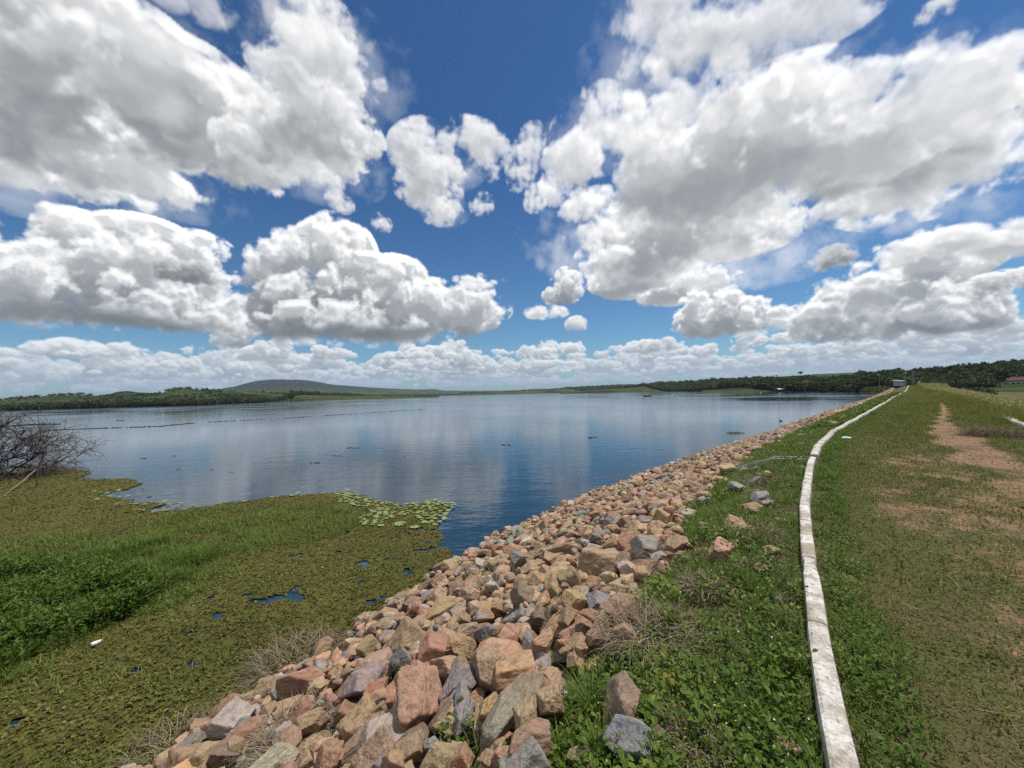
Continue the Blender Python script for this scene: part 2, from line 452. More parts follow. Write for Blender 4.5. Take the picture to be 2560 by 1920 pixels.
def rock_mat(name, per_object):
    m, t = mat_new(name)
    tcn = t.add('ShaderNodeTexCoord').outputs['Object']
    if per_object:
        oi = t.add('ShaderNodeObjectInfo'); base = oi.outputs['Color']; rnd = oi.outputs['Random']
        off = t.add('ShaderNodeVectorMath', operation='SCALE', i={0: (37.0, 11.0, 53.0), 'Scale': rnd}).outputs[0]
        v = t.add('ShaderNodeVectorMath', operation='ADD', i={0: tcn, 1: off}).outputs[0]; k = 1.0
    else:
        base = t.add('ShaderNodeAttribute', attribute_name='col').outputs['Color']; v = tcn; k = 4.0
    n1 = t.noise(v, 1.6 * k, 6, .6, .4)
    warp = t.add('ShaderNodeMapping', i={0: v, 'Scale': (1.0 * k, 1.3 * k, 5.0 * k), 'Rotation': (.5, .4, 0.)}).outputs[0]
    band = t.noise(warp, 1.5, 5, .65, .8)
    grain = t.noise(v, 26 * k, 3, .7)
    c = t.mix(t.remap(n1, .35, .68), base, t.mix(0.5, base, (.40, .30, .20)))
    c = t.mix(t.remap(band, .50, .70, 0, .65), c, t.mix(1.0, c, (.50, .42, .40), 'MULTIPLY'))
    c = t.mix(t.remap(band, .42, .30, 0, .45), c, (.52, .45, .38))
    c = t.mix(t.remap(t.noise(v, 3.1 * k, 5, .6), .56, .70, 0, .42), c, (.42, .225, .12))
    c = t.mix(1.0, c, t.ramp(grain, (.28, .70), (.55, 1.0), (.74, 1.18)), 'MULTIPLY')
    # lichen and dirt, and a wet band just above the water
    c = t.mix(t.remap(t.noise(v, 2.4 * k, 6, .7, .5), .52, .66, 0, .62), c, (.10, .080, .058))
    gz = t.add('ShaderNodeSeparateXYZ', i={0: t.add('ShaderNodeNewGeometry').outputs['Position']}).outputs[2]
    c = t.mix(t.remap(gz, .14, .05, 0, .8), c, t.mix(1.0, c, (.38, .36, .34), 'MULTIPLY'))
    h = t.math('ADD', t.noise(v, 3.2 * k, 6, .58), t.math('MULTIPLY', band, .35))
    finish(t, pbr(t, c, .86, bump(t, h, .55, .10 if per_object else .02), spec=.25)); return m
# ------------------------------------------------------------------ the dam: a curved crest line, s along it and n towards the lake
CURB_PX = [(2108, 1912), (2060, 1721), (2038, 1578), (2027, 1443), (2014, 1308), (2012, 1222), (2022, 1168), (2032, 1139), (2051, 1105),
           (2082, 1076), (2133, 1048), (2180, 1024), (2233, 993), (2272, 973)]
_c = np.array([P(x, y, 2.2)[:2] for x, y in CURB_PX])
_c = np.vstack([_c[0] - np.array([.50, .866]) * 10, _c, _c[-1] + np.array([.72, .694]) * 60])
_t = np.concatenate([[0], np.cumsum(np.linalg.norm(np.diff(_c, axis=0), axis=1))])
DS = 0.1
_u = np.arange(0, _t[-1], DS)
LINE = np.stack([np.interp(_u, _t, _c[:, k]) for k in (0, 1)], 1)
for _k in range(3):
    pad = np.vstack([LINE[:1] + (LINE[:1] - LINE[1:9][::-1]), LINE, LINE[-1:] + (LINE[-1:] - LINE[-9:-1][::-1])])
    LINE = np.stack([np.convolve(pad[:, k], np.ones(17) / 17, 'valid') for k in (0, 1)], 1)
S0 = 10.0                                       # s = 0 beside the camera
TAN = np.gradient(LINE, axis=0); TAN /= np.linalg.norm(TAN, axis=1)[:, None]
def dam(s, n):
    s = np.asarray(s, float); n = np.asarray(n, float)
    q = np.clip((s + S0) / DS, 0, len(LINE) - 1.001); i = q.astype(int); f = (q - i)[..., None]
    p = LINE[i] * (1 - f) + LINE[i + 1] * f; t = TAN[i] * (1 - f) + TAN[i + 1] * f
    return p[..., 0] - t[..., 1] * n, p[..., 1] + t[..., 0] * n
def undam(x, y):
    x = np.atleast_1d(np.asarray(x, float)); y = np.atleast_1d(np.asarray(y, float)); S = np.zeros(len(x)); N = np.zeros(len(x))
    for a in range(0, len(x), 20000):
        X = x[a:a + 20000, None]; Y = y[a:a + 20000, None]; best = None
        sub = LINE[::3]
        i = ((X - sub[None, :, 0]) ** 2 + (Y - sub[None, :, 1]) ** 2).argmin(1) * 3
        dx = x[a:a + 20000] - LINE[i, 0]; dy = y[a:a + 20000] - LINE[i, 1]; t = TAN[i]
        S[a:a + 20000] = i * DS - S0 + dx * t[:, 0] + dy * t[:, 1]; N[a:a + 20000] = -dx * t[:, 1] + dy * t[:, 0]
    return S, N
N_SHORE = 6.25
def shore_n(s): return np.interp(s, [-2, 0, 2, 5], [5.30, 5.55, 5.9, 6.25])
def dam_z(s, n):
    n = np.asarray(n, float); s = np.asarray(s, float)
    sh = shore_n(s); n_in = n; n = np.where(n > .9, .9 + (n - .9) * (N_SHORE - .9) / (sh - .9), n)
    z = np.interp(n, [-24, -12, -6.2, -4.7, -3.2, -.1, .1, .9, N_SHORE, 9, 14], [.55, .65, 1.95, 2.1, 2.1, 2.07, 2.04, 1.93, 0.0, -.95, -2.2])
    z = z + .03 * np.sin(s * .23 + n * .6) * np.clip((1 - abs(n + 2) / 6), 0, 1) + .012 * np.sin(s * 1.3 - n * 1.7) * (n > -6)
    return z + np.clip((s - 120) / 30, 0, 1) * 1.0 * np.clip((7 - n) / 4, 0, 1) * (n > -7)
def ground_at(px, py, lift=0.0):
    """Where the line of sight through a photograph point meets the dam's surface."""
    z = 1.2
    for _ in range(25):
        p = P(px, py, z); s, n = undam(p[0], p[1]); z = .5 * z + .5 * max(float(dam_z(s, n)[0]) + lift, -.05)
    return P(px, py, z), float(s[0]), float(n[0])
def vnoise(x, y, seed=0, oct=4, rough=.55):
    """Value noise on the plane, about -1..1."""
    r = np.random.default_rng(seed); g = r.uniform(-1, 1, (64, 64)); out = np.zeros(np.broadcast(x, y).shape); a = 1.0; tot = 0
    x = np.asarray(x, float) * 1.0; y = np.asarray(y, float) * 1.0
    for o in range(oct):
        i = np.floor(x).astype(int); j = np.floor(y).astype(int); fx = x - i; fy = y - j
        fx = fx * fx * (3 - 2 * fx); fy = fy * fy * (3 - 2 * fy)
        v = (g[i % 64, j % 64] * (1 - fx) + g[(i + 1) % 64, j % 64] * fx) * (1 - fy) + (g[i % 64, (j + 1) % 64] * (1 - fx) + g[(i + 1) % 64, (j + 1) % 64] * fx) * fy
        out += a * v; tot += a; a *= rough; x = x * 2.03 + 17.3; y = y * 2.03 + 5.1
    return out / tot * 1.6

# the worn path along the crest and the bare patches beside it, in metres on the ground
PATH_PX = [(2600, 1230), (2560, 1196), (2506, 1167), (2434, 1129), (2392, 1098), (2368, 1072), (2352, 1051), (2364, 1033), (2357, 1015), (2342, 994), (2333, 981)]
PATH = np.array([P(x, y, 2.08)[:2] for x, y in PATH_PX]); PS, PN = undam(PATH[:, 0], PATH[:, 1])
def path_dist(s, n):
    c = np.interp(s, PS, PN); wd = np.interp(s, [5, 10, 14, 18, 21, 25, 40, 90], [.30, .38, .46, .46, .32, .21, .19, .15])
    return abs(n - c - .12 * np.sin(s * 1.9)) / wd
def bare(s, n):
    """0 = turf, 1 = bare soil."""
    x, y = s * .55, n * 1.1
    b = .29 + .42 * vnoise(x, y, 3, 5, .62) + .34 * vnoise(s * 2.3, n * 3.4, 4, 4, .65)
    b = b + np.clip(1.4 - path_dist(s, n), 0, 1) * .85 * (s > 4)
    b = b + .20 * np.exp(-((n + 2.3) / 1.0) ** 2) * np.exp(-((s - 6.0) / 4.5) ** 2) * .75
    b = b - np.clip((n + 1.0) / .6, 0, 1) * .75
    b = b - .55 * np.clip((s - 9) / 8, 0, 1) * (path_dist(s, n) > 1.2) 
    b = b + .22 * np.clip((-n - .5) / 1.5, 0, 1) * np.clip((7 - s) / 4, 0, 1)
    b = np.where(n < -6.3, 0.0, b)
    return np.clip(b, 0, 1)

ss = np.concatenate([np.arange(-9.5, 14, .09), np.arange(14, 40, .25), np.arange(40, 178, .8)])
nn = np.concatenate([np.arange(-24, -6.5, .8), np.arange(-6.5, 3.0, .09), np.arange(3.0, 14.1, .35)])
Sg, Ng = np.meshgrid(ss, nn, indexing='ij')
xg, yg = dam(Sg, Ng)
zg = dam_z(Sg, Ng) + np.where(Ng > -6.3, .022, .1) * vnoise(Sg * 3.1, Ng * 3.1, 5, 4) * np.clip(abs(Ng) * 4, 0, 1)
bg_ = bare(Sg, Ng)
zg -= .03 * bg_ * np.clip(-Ng * 3, 0, 1)
ni, nj = Sg.shape; idx = np.arange(ni * nj).reshape(ni, nj)
F = np.stack([idx[:-1, :-1], idx[1:, :-1], idx[1:, 1:], idx[:-1, 1:]], -1).reshape(-1, 4)
m, t = mat_new('dam soil and turf'); tcn = t.add('ShaderNodeTexCoord').outputs['Object']
ba = t.add('ShaderNodeAttribute', attribute_name='bare').outputs['Fac']
n1 = t.noise(tcn, 5, 6, .65); n2 = t.noise(tcn, 38, 4, .7); n3 = t.noise(tcn, .9, 4, .6)
soil = t.mix(n1, (.155, .098, .056), (.31, .195, .115))
soil = t.mix(t.remap(n3, .50, .68, 0, .65), soil, (.085, .062, .042))
soil = t.mix(1.0, soil, t.ramp(n2, (.30, .62), (.5, 1.0), (.72, 1.25)), 'MULTIPLY')
turf = t.mix(n1, (.058, .052, .024), (.145, .110, .056))
turf = t.mix(t.remap(n3, .4, .65, 0, .5), turf, (.075, .10, .025))
turf = t.mix(1.0, turf, t.ramp(n2, (.30, .55), (.5, 1.0), (.72, 1.35)), 'MULTIPLY')
edge = t.math('ADD', ba, t.math('MULTIPLY', t.math('SUBTRACT', n1, .5), 1.5))
edge = t.math('ADD', edge, t.math('MULTIPLY', t.math('SUBTRACT', n2, .5), 1.3))
finish(t, pbr(t, t.mix(t.remap(edge, .30, .72), turf, soil), .95, bump(t, t.math('ADD', n1, n2), .6, .03), spec=.12))
M_DAM = m
o = build('embankment_ground', np.stack([xg, yg, zg], -1).reshape(-1, 3), F, M_DAM, attrs={'bare': bg_.ravel()}, smooth=True)
tag(o, 'earth dam crest with thin turf and bare brown soil', kind='structure')

# ------------------------------------------------------------------ lake
m, t = mat_new('lake water'); tcn = t.add('ShaderNodeTexCoord').outputs['Object']
mp = t.add('ShaderNodeMapping', i={0: tcn, 'Rotation': (0, 0, rad(24)), 'Scale': (1.0, 2.3, 1.0)}).outputs[0]
w1 = t.noise(mp, .45, 3, .5, .3); w2 = t.noise(mp, 2.2, 3, .55, .4)
gust = t.noise(tcn, .030, 3, .5)
cdist = t.add('ShaderNodeVectorMath', operation='LENGTH', i={0: tcn}).outputs['Value']
calm = t.math('DIVIDE', 14.0, t.math('ADD', 14.0, cdist))          # ripples lose height with distance from the sheltered dam end
hgt_ = t.math('MULTIPLY', t.math('ADD', t.math('MULTIPLY', w1, .55), t.math('MULTIPLY', w2, t.remap(gust, .35, .65, .12, .30))), t.math('ADD', .05, calm))
lw = t.add('ShaderNodeBsdfPrincipled', i={'Normal': bump(t, hgt_, .24, .30)})
lw.inputs['Base Color'].default_value = (.012, .036, .060, 1); lw.inputs['IOR'].default_value = 1.33
t.l.new(t.remap(gust, .35, .65, .05, .15), lw.inputs['Roughness'])
finish(t, lw.outputs[0])
rr = np.concatenate([[0.0], np.geomspace(4, 15000, 60)]); aa = np.linspace(0, 2 * math.pi, 97)[:-1]
V = [(0, 0, 0)] + [(r * math.cos(a), r * math.sin(a), 0) for r in rr[1:] for a in aa]
k = len(aa)
Fq = np.array([(1 + i * k + j, 1 + (i + 1) * k + j, 1 + (i + 1) * k + (j + 1) % k, 1 + i * k + (j + 1) % k) for i in range(len(rr) - 2) for j in range(k)])
Ft = np.array([(0, 1 + j, 1 + (j + 1) % k) for j in range(k)])
tag(build('lake_water', V, [Fq, Ft], m, smooth=True), 'broad rippled lake reflecting blue sky and white clouds', kind='structure')

# ------------------------------------------------------------------ far land: shoreline and ridges read off in bearing and elevation
def azel(x, y):
    d = ray(x, y); return math.atan2(d[0], d[1]), math.asin(d[2])
def prof(pts):
    a = np.array([azel(x, y) for x, y in pts]); return a[:, 0], np.tan(a[:, 1])
SH = [(-1.75, 240), (-1.3, 330), (-1.05, 440), (-.92, 498), (-.80, 470), (-.68, 445), (-.58, 560), (-.47, 800), (-.38, 1250), (-.22, 1800), (0, 2050), (.12, 1800), (.22, 1350), (.30, 1000),
      (.345, 830), (.43, 620), (.50, 480), (.565, 390), (.62, 340), (.68, 318), (.715, 285), (.745, 240), (.765, 205), (.79, 160)]
SH_A, SH_R = np.array(SH).T
LAYERS = [  # ridge distance, skyline of the bare ground in picture points, falloff behind
    (760, [(-900, 985), (-300, 990), (0, 1000), (152, 990), (217, 989), (282, 992), (330, 990), (400, 985), (445, 970), (490, 974), (560, 977), (680, 984), (800, 988), (930, 991), (1100, 990)]),
    (1150, [(-200, 1006), (200, 997), (260, 990), (302, 979), (315, 978), (350, 982), (420, 984), (520, 982), (640, 984), (760, 986), (900, 989), (1100, 990)]),
    (4300, [(480, 990), (540, 975), (585, 968), (605, 963), (640, 954), (680, 951), (740, 950.5), (770, 953), (800, 957), (830, 963), (860, 965), (900, 968), (950, 971), (1000, 973), (1060, 975), (1150, 978), (1250, 982)]),
    (6500, [(820, 985), (930, 976), (1000, 978), (1040, 975), (1085, 973), (1110, 977), (1200, 977), (1310, 976), (1400, 978), (1500, 980)]),
    (1750, [(1150, 984), (1250, 980), (1310, 976.5), (1360, 974), (1440, 970), (1540, 965), (1640, 962), (1740, 959), (1850, 952)]),
    (900, [(1400, 982), (1500, 974), (1600, 966), (1700, 959), (1760, 956), (1840, 949), (1900, 945), (2000, 939.5), (2075, 934), (2140, 931), (2250, 930), (2400, 925)]),
    (420, [(1750, 977), (1850, 969), (1950, 963), (2050, 957), (2120, 951), (2190, 945), (2240, 942), (2300, 940), (2380, 935), (2440, 930), (2500, 925), (2560, 921), (2700, 915), (3000, 905), (3600, 900), (5200, 930)]),
]
LAY = [(r, *prof(p)) for r, p in LAYERS]
def shore_r(az): return np.interp(az, SH_A, SH_R)
def land_z(az, r):
    az = np.asarray(az, float); r = np.asarray(r, float)
    rs = shore_r(az)
    x, y = r * np.sin(az), r * np.cos(az)
    right = az > .79                            # landward of the dam
    base = np.where(right, .55, np.clip((r - rs) * .05, -3.0, .9))
    z = np.where(right, base, np.where(r < rs, np.clip((r - rs) * .06, -3, 0), base))
    for rk, pa, pt in LAY:
        top = EYE[2] + rk * np.interp(az, pa, pt, left=-.05, right=-.05)
        lo = np.where(right, 285.0, np.maximum(rs + 4, rk * .30))
        lo = np.minimum(lo, rk * .8)
        u = np.clip((r - lo) / (rk - lo), 0, 1); u = u * u * (3 - 2 * u)
        b = np.clip((r - rk) / (rk * 1.2), 0, 1)
        h = top * np.where(r < rk, u ** 1.15, 1 - .75 * b)
        z = np.where((r > lo), np.maximum(z, h), z)
    far_ = np.clip(r / 1500, .12, 1)
    return z + np.where(z > .3, far_ * (3.2 * vnoise(x / 90, y / 90, 21, 4) * np.clip((z - .3) / 12, 0, 1)), 0)
az1 = np.concatenate([np.arange(-1.75, -1.0, .02), np.arange(-1.0, 1.0, .0042), np.arange(1.0, 1.9, .02)])
r1 = np.concatenate([np.geomspace(60, 900, 90), np.geomspace(915, 16000, 110)])
Ag, Rg = np.meshgrid(az1, r1, indexing='ij')
Zg = land_z(Ag, Rg)
Xg, Yg = Rg * np.sin(Ag), Rg * np.cos(Ag)
s_, n_ = undam(Xg.ravel(), Yg.ravel()); s_ = s_.reshape(Xg.shape); n_ = n_.reshape(Xg.shape)
nearline = (Rg < 190) & (n_ > -24) & (n_ < 20) & (s_ < 166)
Zg = np.where(nearline, -3.0, Zg)
Zg = np.where((n_ > 0) & (s_ < 165) & (Ag < .79), np.minimum(Zg, np.where(Rg < shore_r(Ag), -1.0, 99)), Zg)
ni, nj = Xg.shape; idx = np.arange(ni * nj).reshape(ni, nj)
F = np.stack([idx[:-1, :-1], idx[:-1, 1:], idx[1:, 1:], idx[1:, :-1]], -1).reshape(-1, 4)
m, t = mat_new('far scrub land'); tcn = t.add('ShaderNodeTexCoord').outputs['Object']
g1 = t.noise(tcn, .010, 6, .6, .3); g2 = t.noise(tcn, .06, 7, .7); g3 = t.noise(tcn, .0016, 4, .5)
c = t.mix(t.remap(g1, .40, .55), (.026, .040, .014), (.078, .098, .030))
c = t.mix(t.remap(g2, .44, .60), t.mix(.55, c, (.016, .026, .010)), c)
c = t.mix(t.remap(g2, .62, .70, 0, .5), c, (.19, .17, .085))
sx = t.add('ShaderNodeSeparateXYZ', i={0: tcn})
c = t.mix(t.remap(sx.outputs[2], 35, 90, 0, .88), c, (.018, .026, .020))  # high ground darkened: cloud shadow painted into the mountain's forest colour
finish(t, pbr(t, c, .95, bump(t, g2, .9, 6.0), spec=.05))
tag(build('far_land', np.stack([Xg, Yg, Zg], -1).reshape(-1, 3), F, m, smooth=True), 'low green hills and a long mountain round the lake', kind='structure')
print('land done', round(time.time() - T0, 1))
# ------------------------------------------------------------------ kerb and its drain
M_KERB, t = mat_new('worn limewashed concrete'); tcn = t.add('ShaderNodeTexCoord').outputs['Object']
k1 = t.noise(tcn, 2.3, 7, .68, .3); k2 = t.noise(tcn, 30, 5, .7); k3 = t.noise(tcn, 9, 5, .65)
c = t.mix(t.remap(k1, .44, .60), (.64, .62, .57), (.34, .285, .225))
c = t.mix(t.remap(k3, .48, .62, 0, .8), c, (.30, .25, .20))
c = t.mix(t.remap(k2, .53, .64, 0, .8), c, (.20, .165, .125))
c = t.mix(t.remap(k3, .40, .30, 0, .7), c, (.74, .73, .70))
sa = t.add('ShaderNodeAttribute', attribute_name='run').outputs['Fac']
jt = t.math('PINGPONG', t.math('ADD', sa, t.math('MULTIPLY', k3, .05)), .62)
c = t.mix(t.remap(jt, .016, .004, 0, .85), c, (.07, .058, .045))
finish(t, pbr(t, c, .92, bump(t, t.math('ADD', k2, k1), .7, .012), spec=.15))
def kerb_mesh(name, s0, s1, nc, wide, zt, zb, parent, seed, step=.06, ends=True):
    """A cast strip with a slightly broken, rounded top, following the dam."""
    r = np.random.default_rng(seed); S = np.arange(s0, s1, step)
    wob = .012 * vnoise(S * .9, S * 0, seed, 3) * np.clip(1.3 - S / 30, .3, 1); top = .009 * vnoise(S * 1.7, S * 0 + 3, seed + 1, 4) * np.clip(1.2 - S / 60, .3, 1); chip = np.clip(vnoise(S * 2.6, S * 0 + 9, seed + 2, 4) - .55, 0, 1) * .05
    sec = [(-.5, 0), (-.5, .86), (-.44, .97), (-.3, 1.0), (0, 1.005), (.3, 1.0), (.44, .97), (.5, .86), (.5, 0)]
    V = []
    for a, b in sec:
        n = nc + wob - a * (wide - chip * (abs(a) > .4))
        g = dam_z(S, n * 0 + nc)
        x, y = dam(S, n); z = g + zb + (zt - zb + top) * b - chip * (b > .9) * .4 + .004 * vnoise(S * 9 + a * 7, S * 0 + b, seed + 5, 3)
        V.append(np.stack([x, y, z], -1))
    V = np.stack(V, 1); n_s, k, _ = V.shape; idx = np.arange(n_s * k).reshape(n_s, k)
    F = np.stack([idx[:-1, :-1], idx[:-1, 1:], idx[1:, 1:], idx[1:, :-1]], -1).reshape(-1, 4)
    cap = [np.array([list(idx[0][::-1])]), np.array([list(idx[-1])])]
    return build(name, V.reshape(-1, 3), [F] + cap, M_KERB, parent, {'run': np.repeat(S, k)}, smooth=False)
drain_p, drain_s, drain_n = ground_at(2032, 1143, .1)
kb = kerb_mesh('concrete_kerb', -9, drain_s - .06, 0.0, .118, .125, -.15, None, 31, .045)
tag(kb, 'long worn whitewashed concrete kerb curving away from the foreground to the drain', 'kerb', 'kerbs along the dam crest')
kb = kerb_mesh('concrete_kerb', drain_s + .10, 159, 0.0, .16, .15, -.15, None, 37, .09)
tag(kb, 'far run of whitewashed kerb from the drain to the end of the dam', 'kerb', 'kerbs along the dam crest')
kb = kerb_mesh('concrete_kerb', 13, 25.5, -4.62, .22, .20, -.15, None, 41, .09)
tag(kb, 'short grey kerb half hidden in tall grass across the lawn', 'kerb', 'kerbs along the dam crest')
# drain: a narrow cast channel running from the kerb down towards the stones
M_CONC = simple('grey cast concrete', (.40, .385, .35), .9, .3, 9, .5)
dr = empty('drain_channel', (*dam(drain_s, 0.0), float(dam_z(drain_s, 0))))
tag(dr, 'narrow concrete drain channel leaving the kerb towards the stones', 'drain')
pts_ = [(0.06, .10), (.75, .06), (1.2, -.10), (1.7, -.3)]
for off, nm in ((-.17, 'side_wall'), (.17, 'side_wall')):
    mb = MB(); V = []
    for n, dz in pts_:
        for a in (-.028, .028):
            x, y = dam(drain_s + off + a - .35 * max(n - .7, 0), n); V += [(float(x), float(y), 2.04 + dz - .3 - .1 * n), (float(x), float(y), 2.04 + dz)]
    Fs = []
    for i in range(len(pts_) - 1):
        a = i * 4; b = a + 4
        Fs += [(a + 1, b + 1, b + 3, a + 3), (a, b, b + 1, a + 1), (a + 2, a + 3, b + 3, b + 2)]
    Fs += [(0, 1, 3, 2), (len(V) - 4, len(V) - 2, len(V) - 1, len(V) - 3)]
    ob = mb.raw(V, Fs).build(nm, M_CONC, None); ob.parent = dr; ob.matrix_parent_inverse = Matrix.Translation(-Vector(dr.location))
V = []
for n, dz in pts_:
    for a in (-.14, .14):
        x, y = dam(drain_s + a - .35 * max(n - .7, 0), n); V.append((float(x), float(y), 2.04 + dz - .12))
ob = MB().raw(V, [(i * 2, i * 2 + 1, i * 2 + 3, i * 2 + 2) for i in range(len(pts_) - 1)]).build('channel_floor', M_CONC, None); ob.parent = dr
ob.matrix_parent_inverse = Matrix.Translation(-Vector(dr.location))

# ------------------------------------------------------------------ quarry stones of the upstream face
TAN_, PINK, GREY, RED, OCHRE, DARK, PALE, BLUEG = ((.41, .275, .165), (.40, .245, .165), (.30, .285, .262), (.36, .180, .112), (.43, .28, .14), (.215, .15, .105), (.46, .39, .31), (.235, .25, .255))
CN = {'tan': TAN_, 'pink': PINK, 'grey': GREY, 'red': RED, 'ochre': OCHRE, 'dark brown': DARK, 'pale': PALE, 'blue grey': BLUEG}
M_ROCK = rock_mat('broken granite', True); M_RUBBLE = rock_mat('broken granite rubble', False)
def ico(level):
    bm = bmesh.new(); bmesh.ops.create_icosphere(bm, subdivisions=level, radius=1.0)
    V = np.array([v.co[:] for v in bm.verts]); Fc = np.array([[v.index for v in f.verts] for f in bm.faces]); bm.free(); return V, Fc
ICO = {k: ico(k) for k in (2, 3, 5)}
def rock_shape(level, seed):
    """A broken stone: a convex body cut by planes, with chipped edges and a rough skin; unit half-extents."""
    r = np.random.default_rng(seed); D, Fc = ICO[level]
    k = int(r.integers(7, 13)); N = r.normal(size=(k, 3)); N /= np.linalg.norm(N, axis=1)[:, None]
    for _ in range(60):                          # spread the cutting planes
        d = N[:, None] - N[None]; q = (d ** 2).sum(-1) + np.eye(k); N += .03 * (d / q[..., None] ** 1.5).sum(1); N /= np.linalg.norm(N, axis=1)[:, None]
    N += r.normal(size=N.shape) * .16; N /= np.linalg.norm(N, axis=1)[:, None]
    h = r.uniform(.62, 1.0, k); c = D @ N.T
    inv = np.where(c > .05, np.maximum(c, .05) / h, 0); p = r.uniform(20, 44)
    R = 1 / np.maximum((inv ** p).sum(1) ** (1 / p), .62)
    V = D * R[:, None]
    o = r.uniform(-50, 50, 3)
    if level >= 3:
        nz = np.array([mnoise.fractal(Vector(v * 1.9 + o), 1.0, 2.1, 5 if level > 3 else 3) for v in V]); V *= (1 + .055 * nz)[:, None]
        # ledges: a few shallow steps along one cleavage direction
        ax = r.normal(size=3); ax /= np.linalg.norm(ax); q = V @ ax * r.uniform(4, 7) + .5 * nz
        V += ax * ((np.abs((q % 1) - .5) - .25) * .035)[:, None]
    V -= (V.max(0) + V.min(0)) / 2; V /= (V.max(0) - V.min(0)).max(0) / 2
    return V, Fc
def rock_mesh(seed, level=5):
    V, Fc = rock_shape(level, seed)
    o = build('stone', V, Fc, M_ROCK, smooth=True); me = o.data; bpy.data.objects.remove(o); return me
PROTO = [rock_mesh(100 + i) for i in range(26)]
SPREAD = [np.array([v.co[:] for v in p.vertices][::23]) for p in PROTO]
LOWP = {lv: [rock_shape(lv, 300 + i) for i in range(n)] for lv, n in ((3, 18), (2, 22))}
print('stone shapes', round(time.time() - T0, 1))

# running height of the pile, in dam coordinates
HS0, HN0, HD = -4.0, -.5, .04
hs = np.arange(HS0, 46, HD); hn = np.arange(HN0, 8.2, HD)
HM = dam_z(hs[:, None], hn[None, :] + 0 * hs[:, None]); H0 = HM.copy()
def foot(s, n, a, b):
    i0, i1 = int((s - a - HS0) / HD), int((s + a - HS0) / HD) + 2; j0, j1 = int((n - b - HN0) / HD), int((n + b - HN0) / HD) + 2
    i0, j0 = max(i0, 0), max(j0, 0); i1, j1 = min(i1, len(hs)), min(j1, len(hn))
    if i1 <= i0 or j1 <= j0: return None
    S = hs[i0:i1, None] - s; N = hn[None, j0:j1] - n
    return (slice(i0, i1), slice(j0, j1)), (S / a) ** 2 + (N / b) ** 2
def stones_top(s): return np.interp(s, [-2, -.4, 0, .8, 1.5, 3, 5, 8, 12, 20, 34, 80], [1.55, 1.42, 1.28, 1.18, 1.20, 1.30, 1.5, 1.6, 1.75, 1.95, 2.4, 3.3]) + .10 * np.sin(s * 1.7) + .10 * np.sin(s * 4.1 + 1)
ROCKS = []      # dicts: position, half axes, matrix, colour name, prototype, label bits
def rand_rot(r, tilt=.5):
    return Matrix.Rotation(r.uniform(0, 6.283), 3, 'Z') @ Matrix.Rotation(r.normal() * tilt, 3, 'X') @ Matrix.Rotation(r.normal() * tilt * .8, 3, 'Y')
rr_ = np.random.default_rng(55)
NAMES = ['tan', 'pink', 'grey', 'red', 'ochre', 'dark brown', 'pale', 'blue grey']; PROB = [.38, .17, .13, .09, .07, .07, .05, .04]
def try_rock(s, n, size, r, maxpile, keep_dark=False):
    flat = r.uniform(.45, .85); el = r.uniform(.75, 1.35)
    a, b, c = size * el, size / math.sqrt(el), size * flat
    fp = foot(s, n, a * .95, b * .95)
    if fp is None: return False
    sl, q = fp; ins = q < 1
    if not ins.any(): return False
    hmv = HM[sl][ins]; base = H0[sl][ins].mean()
    sup = np.percentile(hmv, 55)
    if sup - base > maxpile: return False
    z = sup + c * .42
    HM[sl] = np.where(ins, np.maximum(HM[sl], z + c * .80 * np.sqrt(np.clip(1 - q, 0, 1))), HM[sl])
    x, y = dam(s, n)
    # slope-following tilt
    t = TAN[int(np.clip((s + S0) / DS, 0, len(TAN) - 1))]
    slope = Matrix.Rotation(-.33, 3, Vector((t[0], t[1], 0)))
    ang = math.atan2(t[1], t[0])
    rot = slope @ Matrix.Rotation(ang + r.normal() * .5, 3, 'Z') @ Matrix.Rotation(r.normal() * .38, 3, 'X') @ Matrix.Rotation(r.normal() * .32, 3, 'Y')
    ROCKS.append(dict(p=Vector((float(x), float(y), float(z))), ax=(a, b, c), rot=rot, s=s, n=n, size=size, col=NAMES[int(r.choice(8, p=PROB))], lab=None))
    return True
for pas, (cnt, lo, hi, pile) in enumerate(((700, .13, .25, .09), (3200, .085, .19, .14), (9000, .04, .115, .18))):
    for _ in range(cnt):
        u = rr_.random(); s = -3.0 + 45 * u ** 1.35; top = stones_top(s)
        n = top + (shore_n(s) + .30 - top) * rr_.random()
        # a thinner scatter up into the weeds
        try_rock(s, n, rr_.uniform(lo, hi) * (1 if rr_.random() < .85 else 1.25), rr_, pile)
# single half-buried stones between the pile and the kerb
for _ in range(70):
    s = rr_.uniform(1, 44); n = rr_.uniform(.45, max(stones_top(s), .6)); try_rock(s, n, rr_.uniform(.07, .2), rr_, .05)
